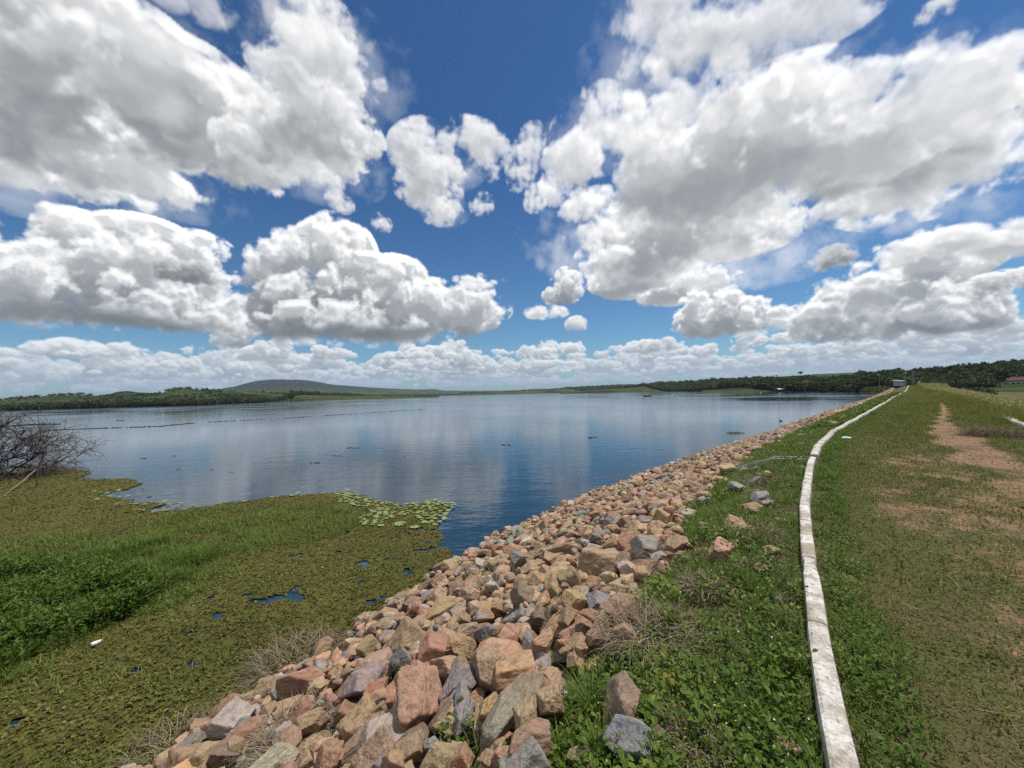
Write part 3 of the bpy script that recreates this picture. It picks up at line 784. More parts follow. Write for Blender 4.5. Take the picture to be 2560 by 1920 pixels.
# the stones one can pick out in the photograph: centre, width, height (picture points), turn, colour, label, short name
MARKED = [
 (910, 1693, 104, 95, 0, 'grey', 'big pale grey rounded boulder above the dry grass near the water', 'pale grey boulder'),
 (900, 1794, 120, 100, 15, 'tan', 'large lobed tan boulder just below the pale grey boulder', 'lobed tan boulder'),
 (1049, 1725, 128, 140, 40, 'pink', 'biggest pinkish brown slab leaning right of the pale grey boulder', 'big leaning slab'),
 (1011, 1592, 120, 88, 35, 'pink', 'long tan and pink slab pointing up towards the water', 'tan and pink slab'),
 (561, 1728, 110, 66, 32, 'pink', 'flat triangular pinkish tan slab at the edge of the green mat', 'triangular slab'),
 (555, 1775, 96, 48, 28, 'red', 'lens shaped reddish brown slab under the triangular slab', 'lens shaped slab'),
 (476, 1798, 86, 52, 15, 'tan', 'rough tan lump lying lowest beside the green mat', 'lowest tan lump'),
 (606, 1839, 92, 58, 12, 'red', 'bright orange pink flat stone in the lower left of the pile', 'orange pink stone'),
 (558, 1877, 72, 52, 0, 'dark brown', 'dark maroon pitted stone below the orange pink stone', 'maroon stone'),
 (748, 1788, 82, 40, 38, 'red', 'narrow pinkish red slab tilted beside dry grey grass', 'narrow red slab'),
 (938, 1880, 100, 90, 10, 'tan', 'broad flat topped tan grey stone at the near edge', 'flat topped stone'),
 (821, 1888, 76, 72, 30, 'red', 'rusty brown angular stone right of the dry grey grass', 'rusty stone'),
 (982, 1899, 66, 60, 0, 'ochre', 'yellow ochre stone at the near edge beside weeds', 'ochre stone'),
 (1004, 1650, 52, 62, 20, 'blue grey', 'dark blue grey stone wedged between two tan slabs', 'dark blue grey wedge'),
 (1085, 1615, 96, 74, 25, 'red', 'maroon pink slab with a straight dark right side', 'maroon pink slab'),
 (1158, 1608, 62, 58, 5, 'ochre', 'squarish ochre brown block with a white vein', 'veined block'),
 (1237, 1662, 80, 92, 0, 'tan', 'tall olive brown boulder with a dark undercut face in the middle', 'olive boulder'),
 (1145, 1665, 60, 52, 0, 'dark brown', 'brown block left of the tall olive boulder', 'brown block'),
 (1161, 1741, 58, 78, 15, 'blue grey', 'upright dark grey block left of the peach coloured stone', 'upright grey block'),
 (1224, 1763, 80, 78, 0, 'ochre', 'peach and yellow stone above the long grey slab', 'peach stone'),
 (1246, 1800, 150, 60, 50, 'grey', 'longest grey slab lying diagonally in the foreground', 'long grey slab'),
 (1313, 1780, 68, 72, 0, 'tan', 'tan blocky stone resting on the long grey slab', 'resting tan block'),
 (1374, 1740, 82, 72, 0, 'ochre', 'golden boulder with a shaded front beside green grass', 'golden boulder'),
 (1328, 1848, 110, 76, 15, 'pink', 'wide pinkish brown boulder in weeds under the resting tan block', 'wide pinkish boulder'),
 (1553, 1735, 96, 150, -18, 'pink', 'tall pink and grey slab standing up out of green weeds', 'standing slab'),
 (1575, 1842, 138, 112, 0, 'blue grey', 'blue grey faceted boulder at the foot of the standing slab', 'faceted blue boulder'),
 (1642, 1899, 58, 52, 0, 'red', 'brick red cube of stone right of the blue grey boulder', 'brick red cube'),
 (1652, 1856, 60, 80, -15, 'dark brown', 'brown stone half under the weeds right of the blue grey boulder', 'half hidden brown stone'),
 (1458, 1896, 88, 66, 0, 'tan', 'sandy tan stone at the near edge left of the blue boulder', 'sandy stone'),
 (1158, 1894, 66, 66, 0, 'red', 'brick coloured stone standing among weeds at the near edge', 'brick stone'),
 (1220, 1890, 46, 60, -25, 'tan', 'thin tan wedge beside the brick coloured stone', 'thin wedge'),
 (1441, 1643, 56, 52, 0, 'pink', 'pale pink block at the border of the weeds', 'pale pink block'),
 (1490, 1538, 82, 48, -22, 'red', 'long reddish stone lying across the upper pile', 'long reddish stone'),
 (1556, 1587, 66, 60, 20, 'tan', 'sandy slab sliding out of the dry grass', 'sandy slab'),
 (1306, 1484, 68, 80, 0, 'dark brown', 'upright dark brown block with a sunlit right side', 'upright brown block'),
 (1493, 1495, 54, 50, 0, 'blue grey', 'dark blue grey angular stone above the long reddish stone', 'angular blue stone'),
 (1439, 1500, 66, 66, 0, 'ochre', 'ochre tan stone left of the angular blue stone', 'ochre tan stone'),
 (1107, 1516, 116, 52, 36, 'tan', 'long straight edged tan slab running up from the maroon slab', 'straight edged slab'),
 (1213, 1579, 56, 42, 15, 'blue grey', 'greenish grey stone in the middle of the pile', 'greenish stone'),
 (1419, 1446, 72, 58, 0, 'tan', 'rounded tan boulder under the great flat slab', 'rounded tan boulder'),
 (1349, 1447, 54, 44, 0, 'tan', 'tan boulder left of the rounded tan boulder', 'left tan boulder'),
 (1499, 1398, 142, 76, 8, 'tan', 'great flat tan slab, the broadest in the pile', 'great flat slab'),
 (1610, 1364, 76, 66, -10, 'grey', 'light grey flat stone against the dry grass tuft', 'light grey flat stone'),
 (1404, 1375, 90, 36, 14, 'dark brown', 'long dark brown stone left of the great flat slab', 'long dark stone'),
 (1252, 1376, 50, 34, 0, 'red', 'pink stone at the edge of the dark water', 'pink waterside stone'),
 (1300, 1394, 46, 44, 0, 'blue grey', 'squarish grey stone next to the pink waterside stone', 'squarish grey stone'),
 (1237, 1406, 42, 34, 0, 'tan', 'tan stone with a dark hollow under it near the water', 'hollowed tan stone'),
 (1506, 1334, 64, 28, 10, 'blue grey', 'flat bluish grey slab half way up the far pile', 'flat bluish slab'),
 (1590, 1260, 50, 40, 0, 'grey', 'smooth grey boulder in the far pile of stones', 'far grey boulder'),
 (1655, 1288, 50, 40, -10, 'ochre', 'orange ochre stone close to the grass on the far pile', 'orange stone'),
 (1490, 1275, 36, 34, 0, 'pink', 'pointed pink stone rising at the waterline', 'pointed pink stone'),
 (1878, 1266, 60, 32, 5, 'tan', 'low tan boulder bedded in the grass near the kerb', 'bedded tan boulder'),
 (1922, 1256, 40, 22, 0, 'pale', 'pale grey stone just right of the low bedded tan boulder', 'pale bedded stone'),
 (1878, 1228, 48, 15, 12, 'tan', 'flat tan slab in the grass beyond the bedded tan boulder', 'flat grass slab'),
 (1925, 1374, 60, 30, 15, 'tan', 'split tan stone in weeds half way along the kerb', 'split stone'),
 (1908, 1419, 52, 28, -10, 'pink', 'flat pink stone in weeds below the split stone', 'flat pink stone'),
 (1945, 1493, 22, 24, 0, 'pale', 'small pale stone alone in weeds next to the kerb', 'lone pale stone'),
 (1956, 1302, 40, 18, -10, 'pink', 'small flat pink stone close to the whitewashed kerb', 'kerbside pink stone'),
 (1767, 1311, 44, 13, -5, 'pale', 'thin pale slab lying flat at the border of the grass', 'thin pale slab'),
 (1834, 1478, 30, 22, 0, 'tan', 'small brown stone deep in the weeds', 'weedy brown stone'),
 (1968, 1866, 62, 48, 0, 'tan', 'sandy boulder sunk in grass beside the near kerb', 'sunk sandy boulder'),
 (1584, 1640, 30, 24, 0, 'tan', 'small tan stone between the weeds above the standing slab', 'upper weed stone'),
]
mr = np.random.default_rng(77)
for x, y, wpx, hpx, turn, cn, lab, short in MARKED:
    p, s, n = ground_at(x, y + hpx * .12, .12)
    dist = float((np.array(p) - EYE) @ FW); ww = wpx * dist / F_PX / 2 * 1.06; hh = hpx * dist / F_PX / 2 * 1.06
    d = np.array(p) - EYE; d /= np.linalg.norm(d); e1 = np.cross(d, [0, 0, 1]); e1 /= np.linalg.norm(e1); e2 = np.cross(e1, d)
    a = rad(turn); f1 = e1 * math.cos(a) + e2 * math.sin(a); f2 = -e1 * math.sin(a) + e2 * math.cos(a)
    dep = min(ww, hh) * 1.05 if min(ww, hh) > .12 else min(ww, hh) * 1.3
    fp = foot(s, n, ww * .8, ww * .8)
    sl, q = fp; ins = q < 1
    sup = np.percentile(HM[sl][ins], 60) if n > .3 else float(dam_z(s, n))
    z = sup + hh * .35
    if n < stones_top(s) - .1: z = float(dam_z(s, n)) + hh * .78
    # keep the stone on its own line of sight while resting it on the pile
    k = (z - EYE[2]) / (p[2] - EYE[2]); pos = EYE + (p - EYE) * k
    sn = undam(pos[0], pos[1])
    ROCKS.append(dict(p=Vector(pos), ax=(ww, hh, dep), rot=Matrix((f1, f2, np.cross(f1, f2))).transposed(), s=float(sn[0][0]), n=float(sn[1][0]), size=max(ww, hh), col=cn, lab=lab, short=short))
    fp = foot(s, n, ww * .8, ww * .7)
    if fp: HM[fp[0]] = np.where(fp[1] < 1, np.maximum(HM[fp[0]], z + hh * .5 * np.sqrt(np.clip(1 - fp[1], 0, 1))), HM[fp[0]])
# how large each stone shows, and how much of it the pile has covered since
def shown(rk):
    v = np.array(rk['p']) - EYE; f = v @ FW
    if f < .3: return 0
    px = CX + F_PX * (v @ R_) / f; py = CY - F_PX * (v @ U_) / f
    if not (-20 < px < 2580 and py < 1960): return 0
    i, j = int((rk['s'] - HS0) / HD), int((rk['n'] - HN0) / HD)
    bur = 0
    if 0 <= i < len(hs) and 0 <= j < len(hn): bur = max(0, HM[i, j] - (rk['p'][2] + rk['ax'][2] * .75))
    return rk['size'] / f * max(.05, 1 - bur / (rk['size'] + 1e-6) * 1.2)
for rk in ROCKS: rk['show'] = shown(rk)
marked = [r for r in ROCKS if r['lab']]; rest = sorted((r for r in ROCKS if not r['lab']), key=lambda r: -r['show'])
NAMED = rest[:296 - len(marked)]; RUBBLE = rest[296 - len(marked):]
def jitter(c, r, k=.16):
    v = 1 + r.normal() * k; return tuple(float(np.clip(x * v * (1 + r.normal() * .05), .03, .7)) for x in c)
GROUP = 'quarry stones of the upstream face'
def put_stone(rk):
    me = PROTO[int(mr.integers(len(PROTO)))]
    o = bpy.data.objects.new('stone', me); link(o)
    o.matrix_world = Matrix.Translation(rk['p']) @ (rk['rot'] @ Matrix.Diagonal(rk['ax'])).to_4x4()
    o.color = (*jitter(CN[rk['col']], mr, .10 if rk['lab'] else .16), 1)
    return o
for rk in marked: tag(put_stone(rk), rk['lab'], 'stone', GROUP)
ORD = ['', 'second ', 'third ', 'fourth ', 'fifth ', 'sixth ', 'seventh ', 'eighth ', 'ninth ', 'tenth ', 'eleventh ', 'twelfth ', 'thirteenth ', 'fourteenth ']
cand = []
for rk in NAMED:
    j = min(range(len(marked)), key=lambda i: (marked[i]['s'] - rk['s']) ** 2 + (marked[i]['n'] - rk['n']) ** 2); mk = marked[j]
    ds, dn = rk['s'] - mk['s'], rk['n'] - mk['n']
    rel = ('on the water side of' if dn > 0 else 'on the kerb side of') if abs(dn) > abs(ds) else ('beyond' if ds > 0 else 'on the near side of')
    sz = 'big' if rk['size'] > .23 else 'small' if rk['size'] < .14 else 'mid sized'
    fl = rk['ax'][2] / rk['size']; shp = 'flat ' if fl < .58 else 'chunky ' if fl > .76 else ''
    cand.append((f"{sz} {shp}{rk['col']} stone {rel} the {mk['short']}", math.hypot(ds, dn), rk))
seen = {}
for text, d, rk in sorted(cand, key=lambda c: c[1]):
    k = seen.get(text, 0); seen[text] = k + 1
    tag(put_stone(rk), (ORD[k] + 'nearest ' if k else '') + text, 'stone', GROUP)
def rubble_mesh(name, rocks, more):
    V = []; Fs = []; Cc = []; o = 0
    for rk in rocks:
        lv = 3 if rk['show'] > .022 else 2
        v, f = LOWP[lv][int(mr.integers(len(LOWP[lv])))]
        M = np.array(rk['rot'] @ Matrix.Diagonal(rk['ax'])); q = v @ M.T + np.array(rk['p'])
        V.append(q); Fs.append(f + o); o += len(q); Cc.append(np.tile(jitter(CN[rk['col']], mr, .2), (len(q), 1)))
    return build(name, np.concatenate(V), np.concatenate(Fs), M_RUBBLE, attrs={'col': np.concatenate(Cc)}, smooth=False)
# the face beyond, too far to tell stone from stone
fr = np.random.default_rng(91)
for _ in range(5200):
    s = 40 + 118 * fr.random() ** 1.5; top = stones_top(s) - .2; n = top + (N_SHORE + .4 - top) * fr.random(); sz = fr.uniform(.12, .34) * (1 + (s - 40) / 160)
    x, y = dam(s, n); RUBBLE.append(dict(p=Vector((float(x), float(y), float(dam_z(s, n)) + sz * .25)), ax=(sz * fr.uniform(.8, 1.3), sz, sz * fr.uniform(.45, .8)), rot=rand_rot(fr), col=NAMES[int(fr.choice(8, p=PROB))], show=0))
tag(rubble_mesh('stone_rubble', RUBBLE, None), 'smaller broken stones filling the upstream face of the dam', kind='stuff')
print('stones', len(ROCKS), len(RUBBLE), round(time.time() - T0, 1))
# ------------------------------------------------------------------ plant builders (numpy ribbons and leaves)
def inside(px, py, poly):
    x0, y0 = poly[:, 0], poly[:, 1]; x1, y1 = np.roll(x0, -1), np.roll(y0, -1); c = np.zeros(px.shape, bool)
    for a, b, d, e in zip(x0, y0, x1, y1):
        if b == e: continue
        c ^= ((b > py) != (e > py)) & (px < (d - a) * (py - b) / (e - b) + a)
    return c
def pix_poly(pts, z=0.0): return np.array([P(x, y, z)[:2] for x, y in pts])
def ribbons(base, length, width, yaw, lean, droop, r, seg=2, taper=True):
    """Curved blades: base (N,3); returns verts, quads, per-blade vertex count."""
    N = len(base); k = seg + 1; T = np.linspace(0, 1, k)
    V = np.zeros((N, k, 2, 3))
    dx, dy = np.cos(yaw), np.sin(yaw); px_, py_ = -dy, dx
    pos = np.array(base, float).copy()
    for i, tt in enumerate(T):
        ang = lean + droop * tt
        if i: pos = pos + (length / seg)[:, None] * np.stack([np.sin(ang) * dx, np.sin(ang) * dy, np.cos(ang)], 1)
        w = width * ((1 - tt ** 1.6) * .97 + .03) * .5 if taper else width * .5
        V[:, i, 0] = pos + np.stack([px_ * w, py_ * w, 0 * w], 1); V[:, i, 1] = pos - np.stack([px_ * w, py_ * w, 0 * w], 1)
    idx = np.arange(N * k * 2).reshape(N, k, 2)
    F = np.stack([idx[:, :-1, 0], idx[:, :-1, 1], idx[:, 1:, 1], idx[:, 1:, 0]], -1).reshape(-1, 4)
    return V.reshape(-1, 3), F, k * 2
def leafset(base, size, yaw, tilt, r, aspect=.55):
    """Ovate leaves from their stalk end; size (N,), tilt above the ground."""
    N = len(base); d = np.stack([np.cos(yaw) * np.cos(tilt), np.sin(yaw) * np.cos(tilt), np.sin(tilt)], 1)
    side = np.stack([-np.sin(yaw), np.cos(yaw), np.zeros(N)], 1); up = np.cross(d, side)
    roll = r.normal(size=N) * .35; side = side * np.cos(roll)[:, None] + up * np.sin(roll)[:, None]
    L = size[:, None]; V = np.zeros((N, 6, 3))
    V[:, 0] = base; V[:, 1] = base + d * L * .35 + side * L * aspect * .46; V[:, 2] = base + d * L * .72 + side * L * aspect * .36
    V[:, 3] = base + d * L * 1.0 - np.array([0, 0, .12]) * L; V[:, 4] = base + d * L * .72 - side * L * aspect * .36; V[:, 5] = base + d * L * .35 - side * L * aspect * .46
    V[:, [1, 2, 4, 5], 2] += .10 * size[:, None]
    i = np.arange(N)[:, None] * 6
    F = np.concatenate([i + np.array([[0, 1, 2, 3]]), i + np.array([[0, 3, 4, 5]])])
    return V.reshape(-1, 3), F, 6
class Bunch:
    def __init__(s): s.V = []; s.F = []; s.T = []; s.o = 0
    def add(s, res, tint):
        V, F, k = res; s.V.append(V); s.F.append(F + s.o); s.T.append(np.repeat(tint, k)); s.o += len(V)
    def build(s, name, mat, parent=None): return build(name, np.concatenate(s.V), np.concatenate(s.F), mat, parent, {'tint': np.concatenate(s.T)})
M_GRASS = foliage('fresh grass', ((0, (.034, .064, .009)), (.45, (.088, .150, .020)), (.8, (.160, .225, .042)), (1, (.27, .25, .08))), .35)
M_WEED = foliage('broad weed leaves', ((0, (.034, .066, .010)), (.5, (.092, .158, .020)), (.85, (.160, .232, .036)), (1, (.27, .25, .06))), .3, .5)
M_TURF = foliage('short turf', ((0, (.056, .074, .013)), (.5, (.128, .148, .030)), (.8, (.21, .20, .055)), (1, (.31, .25, .12))), .25, .8)
M_TALL = foliage('tall seeding grass', ((0, (.065, .092, .016)), (.5, (.160, .175, .038)), (.8, (.27, .24, .085)), (1, (.46, .385, .22))), .35, .8)
M_DRY = foliage('dry straw', ((0, (.10, .072, .048)), (.5, (.22, .165, .115)), (1, (.40, .325, .23))), .15, .9)
M_MATL = foliage('floating weed leaves', ((0, (.034, .040, .008)), (.35, (.088, .086, .014)), (.65, (.145, .122, .022)), (.85, (.095, .130, .024)), (1, (.20, .18, .045))), .15, .6)
pr = np.random.default_rng(401)

# ------------------------------------------------------------------ floating weed mat
MAT = pix_poly([(-900, 1172), (-300, 1168), (0, 1164), (120, 1160), (180, 1170), (225, 1180), (212, 1190), (190, 1198), (330, 1198), (356, 1210), (330, 1222), (250, 1236),
    (275, 1245), (320, 1247), (345, 1262), (380, 1256), (432, 1258), (390, 1270), (350, 1281), (430, 1277), (520, 1266), (640, 1248), (720, 1240), (840, 1230), (880, 1233),
    (930, 1246), (962, 1256), (1000, 1263), (1085, 1252), (1135, 1264), (1105, 1286), (1100, 1310), (1095, 1330), (1112, 1345), (1104, 1365), (1130, 1385), (1120, 1402), (1190, 1405)])
_e = np.array([[*map(float, dam(s, shore_n(s) - .5))] for s in np.arange(4.2, -9, -.8)])
MAT = np.vstack([MAT, _e, [[-14, -4], [-44, 4], [-60, 22]]])
def mat_open(x, y):
    """True where open water shows through the mat."""
    s, n = undam(x.ravel(), y.ravel()); s = s.reshape(x.shape); n = n.reshape(x.shape)
    v = .38 * vnoise(x * .9, y * 1.7, 61, 4, .6) + .85 * vnoise(x * 3.4, y * 6.0, 62, 4, .6)
    thr = .98 - .22 * np.exp(-((n - 8.4) / 1.6) ** 2) * np.exp(-((s - 2.6) / 2.6) ** 2) - .34 * np.exp(-((n - 7.3) / 1.3) ** 2) * np.exp(-((s - 4.6) / 1.7) ** 2)
    for hx, hy, w_, h_ in ((695, 1495, .55, .15), (535, 1535, .14, .10), (640, 1660, .16, .14), (780, 1505, .3, .10)):
        c = P(hx, hy, 0); thr = thr - .85 * np.exp(-((x - c[0]) / w_) ** 2 - ((y - c[1]) / h_) ** 2)
    return v > thr
gx = np.arange(-46, 1, .07); gy = np.arange(-1, 22.5, .07)
GX, GY = np.meshgrid(gx, gy, indexing='ij')
wx = GX + .16 * vnoise(GX * 1.9, GY * 1.9, 63, 4); wy = GY + .22 * vnoise(GX * 1.9, GY * 1.9, 64, 4)
cell = inside(wx, wy, MAT); cell[cell] = ~mat_open(GX[cell], GY[cell])
vis = (GY > 1.5) | (GX > -12)
cell &= vis
keep = cell[:-1, :-1] & cell[1:, :-1] & cell[1:, 1:] & cell[:-1, 1:]
ZM = .012 + .022 * np.clip(vnoise(GX * 4.2, GY * 4.2, 65, 4, .65) + .4, 0, 2)
idx = np.full(GX.shape, -1); used = np.zeros(GX.shape, bool)
for a, b in ((slice(None, -1), slice(None, -1)), (slice(1, None), slice(None, -1)), (slice(1, None), slice(1, None)), (slice(None, -1), slice(1, None))): used[a, b] |= keep
idx[used] = np.arange(used.sum())
F = np.stack([idx[:-1, :-1][keep], idx[1:, :-1][keep], idx[1:, 1:][keep], idx[:-1, 1:][keep]], -1)
m, t = mat_new('floating weed mat'); tcn = t.add('ShaderNodeTexCoord').outputs['Object']
a1 = t.noise(tcn, .55, 5, .6); a2 = t.noise(tcn, 9, 5, .7); a3 = t.noise(tcn, 42, 3, .7)
c = t.mix(t.remap(a1, .40, .66), (.090, .092, .016), (.140, .105, .020))
c = t.mix(t.remap(a2, .55, .40, 0, .75), c, (.020, .022, .007))
c = t.mix(t.remap(a2, .58, .70, 0, .6), c, (.185, .155, .030))
c = t.mix(1.0, c, t.ramp(a3, (.3, .55), (.5, 1.), (.7, 1.4)), 'MULTIPLY')
finish(t, pbr(t, c, .75, bump(t, t.math('ADD', a2, t.math('MULTIPLY', a3, .5)), 1.0, .05), spec=.2))
o = build('floating_weed_mat', np.stack([GX, GY, ZM], -1)[used], F, m, smooth=True)
tag(o, 'olive brown mat of floating water weed over the shallows', kind='stuff')
def mat_points(N, near, r, poly=None):
    """Random points on the mat, denser close to the dam."""
    out = []
    while sum(map(len, out)) < N:
        d = near * (1 + 26 * r.random(N) ** 2.0); a = r.uniform(-1.5, .25, N); x = d * np.sin(a); y = d * np.cos(a)
        ok = inside(x, y, MAT if poly is None else poly)
        x, y = x[ok], y[ok]
        i = np.clip(((x - gx[0]) / .07).astype(int), 0, len(gx) - 2); j = np.clip(((y - gy[0]) / .07).astype(int), 0, len(gy) - 2)
        ok = keep[i, j]; out.append(np.stack([x[ok], y[ok]], 1))
    return np.concatenate(out)[:N]
bn = Bunch()
q = mat_points(120000, 4.5, pr); N = len(q); dist = np.hypot(q[:, 0], q[:, 1])
tint = np.clip(.45 + .42 * vnoise(q[:, 0] * .5, q[:, 1] * .8, 66, 4, .6) + .22 * pr.normal(size=N), 0, 1)
bn.add(leafset(np.stack([q[:, 0], q[:, 1], pr.uniform(.012, .05, N)], 1), pr.uniform(.012, .045, N) * (1 + dist / 22), pr.uniform(0, 6.28, N), pr.normal(.15, .35, N), pr, .8), tint)
tag(bn.build('water_weed_leaves', M_MATL), 'small olive leaves covering the floating mat', kind='stuff')

# green grass growing out of the mat
G1 = pix_poly([(-1500, 1400), (-200, 1348), (0, 1345), (180, 1335), (330, 1302), (520, 1275), (680, 1262), (830, 1264), (905, 1290), (885, 1330), (730, 1375), (620, 1425), (500, 1485), (420, 1530),
    (300, 1552), (185, 1618), (100, 1680), (0, 1725), (-500, 1900), (-2500, 2000)])
G2 = pix_poly([(-300, 1390), (0, 1395), (230, 1385), (420, 1350), (560, 1370), (480, 1450), (330, 1520), (160, 1600), (0, 1690), (-500, 1830)])
bn = Bunch()
def mat_grass(N, poly, h0, h1, w0, thr, seed, green):
    q = mat_points(N, 5.5, pr, poly); c = vnoise(q[:, 0] * .9, q[:, 1] * 1.3, seed, 4, .6)
    ok = c + .35 * pr.normal(size=len(q)) > thr; q = q[ok]; c = c[ok]; N = len(q)
    hh = pr.uniform(h0, h1, N) * (1 + .5 * c); dist = np.hypot(q[:, 0], q[:, 1])
    tint = np.clip(green + .24 * c + .19 * pr.normal(size=N), 0, 1)
    bn.add(ribbons(np.stack([q[:, 0], q[:, 1], np.zeros(N) + .01], 1), hh, pr.uniform(w0 * .6, w0 * 1.3, N) * (1 + dist / 18), pr.uniform(0, 6.28, N), np.abs(pr.normal(.25, .3, N)), pr.uniform(.3, 1.5, N), pr, 3), tint)
mat_grass(85000, G1, .08, .22, .009, -.02, 71, .60)
mat_grass(60000, G2, .18, .38, .011, -.12, 72, .50)
mat_grass(60000, MAT, .04, .13, .008, .0, 73, .66)
G3 = pix_poly([(-500, 1480), (-100, 1440), (120, 1425), (300, 1445), (420, 1490), (330, 1545), (190, 1610), (90, 1665), (0, 1710), (-400, 1820)])
bm_ = Bunch(); q = mat_points(3600, 5.5, pr, G3); c = vnoise(q[:, 0] * 1.5, q[:, 1] * 1.9, 75, 4, .6); q = q[c + .2 * pr.normal(size=len(q)) > -.05]; N = len(q); mm = 13
P0 = np.repeat(np.stack([q[:, 0], q[:, 1], np.zeros(N)], 1), mm, 0); yw = pr.uniform(0, 6.28, N * mm); hh_ = pr.uniform(.06, .46, N * mm); P0[:, 0] += np.cos(yw) * .05; P0[:, 1] += np.sin(yw) * .05; P0[:, 2] += hh_
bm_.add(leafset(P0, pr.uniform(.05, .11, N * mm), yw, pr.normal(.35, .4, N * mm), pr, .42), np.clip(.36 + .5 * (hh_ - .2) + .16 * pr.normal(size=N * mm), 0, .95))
tag(bm_.build('marsh_weeds', M_WEED), 'taller leafy weeds rising in dark green clumps on the mat', kind='stuff')
tag(bn.build('marsh_grass', M_GRASS), 'bright green grass growing up through the floating mat', kind='stuff')

# lily pads at the outer edge of the mat
M_PAD, t = mat_new('lily pad'); oi = t.add('ShaderNodeObjectInfo').outputs['Random']; nz = t.noise(t.add('ShaderNodeTexCoord').outputs['Object'], 2.2, 5)
c = t.mix(nz, t.ramp(oi, (0, (.15, .22, .07)), (.5, (.22, .31, .10)), (.85, (.30, .37, .17)), (1, (.30, .24, .08))), (.17, .20, .06)); finish(t, pbr(t, c, .5, spec=.3))
def pad_mesh(seed):
    r = np.random.default_rng(seed); k = 16; V = [(0, 0, .0)]; g = .22
    for i in range(k + 1):
        a = g + (2 * math.pi - 2 * g) * i / k; rr = 1 + .05 * math.sin(3 * a + seed); V.append((rr * math.cos(a) * .62, rr * math.sin(a) * .62, .02)); 
    for i in range(k + 1):
        a = g + (2 * math.pi - 2 * g) * i / k; rr = 1 + .05 * math.sin(3 * a + seed); V.append((rr * math.cos(a), rr * math.sin(a), .03 + .06 * r.random()))
    F3 = np.array([(0, 1 + i, 2 + i) for i in range(k)]); F4 = np.array([(1 + i, 18 + i, 19 + i, 2 + i) for i in range(k)])
    o = build('lily_pad', V, [F3, F4], M_PAD, smooth=True); me = o.data; bpy.data.objects.remove(o); return me
PADS = [pad_mesh(s) for s in range(5)]
L1 = pix_poly([(826, 1232), (885, 1236), (955, 1256), (1000, 1264), (1088, 1250), (1150, 1262), (1118, 1284), (1106, 1318), (1060, 1310), (1040, 1290), (985, 1292), (955, 1322), (900, 1312), (890, 1296), (930, 1280), (850, 1256)])
cx0, cy0 = L1.min(0); cx1, cy1 = L1.max(0); placed = []
tries = 0
while len(placed) < 262 and tries < 40000:
    tries += 1
    if len(placed) < 205: x, y = pr.uniform(cx0, cx1), pr.uniform(cy0, cy1); ok = inside(np.array([x]), np.array([y]), L1)[0]
    else:
        k = int(pr.integers(10, 24)); e = MAT[k] + (MAT[k + 1] - MAT[k]) * pr.random(); x, y = e + pr.normal(size=2) * np.array([.5, .22]); ok = True
    rdd = pr.uniform(.045, .095)
    if not ok or any((x - a) ** 2 + (y - b) ** 2 < ((rdd + c) * .95) ** 2 for a, b, c in placed): continue
    placed.append((x, y, rdd))
    o = link(bpy.data.objects.new('lily_pad', PADS[int(pr.integers(5))])); o.location = (x, y, .045 + pr.random() * .02); o.scale = (rdd, rdd, rdd)
    o.rotation_euler = (pr.normal() * .10, pr.normal() * .10, pr.uniform(0, 6.28))
    tag(o, 'pale green round lily pad floating at the outer edge of the weed mat', 'lily pad', 'lily pads at the edge of the weed mat')
for i, (x, y, lab) in enumerate(((1000, 1309, 'large pale lily pad lying alone behind the main bed of pads'), (1036, 1317, 'lily pad split in two halves on the weed mat'), (1211, 1359, 'pale lily pad floating on open water close to the stones'))):
    p = P(x, y, .05); o = link(bpy.data.objects.new('lily_pad', PADS[i])); o.location = p; o.scale = (.17, .17, .17) if i == 0 else (.13, .13, .13); o.rotation_euler = (.05, 0, i * 2.0)
    tag(o, lab, 'lily pad')

# ------------------------------------------------------------------ turf and weeds of the crest
def dam_points(N, s0, s1, n0, n1, r, power=1.7):
    s = s0 + (s1 - s0) * r.random(N) ** power; n = r.uniform(n0, n1, N); return s, n
def place(s, n, lift=0.0):
    x, y = dam(s, n); return np.stack([x, y, dam_z(s, n) + .022 * vnoise(s * 3.1, n * 3.1, 5, 4) * np.clip(abs(n) * 4, 0, 1) - .03 * bare(s, n) * np.clip(-n * 3, 0, 1) + lift], 1)
def lod(p): return 1 + np.hypot(p[:, 0], p[:, 1]) / 11
bn = Bunch()
s, n = dam_points(330000, -2, 70, -6.2, -.10, pr, 2.2); b = bare(s, n)
ok = pr.random(len(s)) > np.where(path_dist(s, n) < .9, .985, np.clip(b * 1.1 - .08, 0, .86)); s, n, b = s[ok], n[ok], b[ok]; p = place(s, n, -.015); N = len(s); k = lod(p)
c = vnoise(s * 1.1, n * 1.3, 81, 4)
tint = np.clip(.42 + .22 * c + .17 * pr.normal(size=N) - .05 * (n < -1.2) + .10 * np.clip((s - 8) / 20, 0, 1), 0, 1)
bn.add(ribbons(p, pr.uniform(.025, .07, N) * (1 + .25 * c) * k ** .6, pr.uniform(.004, .009, N) * k, pr.uniform(0, 6.28, N), np.abs(pr.normal(.6, .35, N)), pr.uniform(.1, .9, N), pr, 2), tint)
s, n = dam_points(70000, -2, 30, -4.6, -.1, pr, 2.0); b = bare(s, n); c = vnoise(s * .8, n * 1.1, 83, 4, .6)
ok = (c + .3 * pr.normal(size=len(s)) > .05) & (b < .5); s, n = s[ok], n[ok]; p = place(s, n, .004); N = len(s); k = lod(p)
bn.add(leafset(p, pr.uniform(.009, .020, N) * k, pr.uniform(0, 6.28, N), pr.normal(.3, .25, N), pr, .7), np.clip(.46 + .2 * pr.normal(size=N), 0, .95))
s, n = dam_points(300000, -1.6, 10, -5.2, -.35, pr, 1.5); b = bare(s, n); c = vnoise(s * 1.6, n * 2.2, 86, 5, .65)
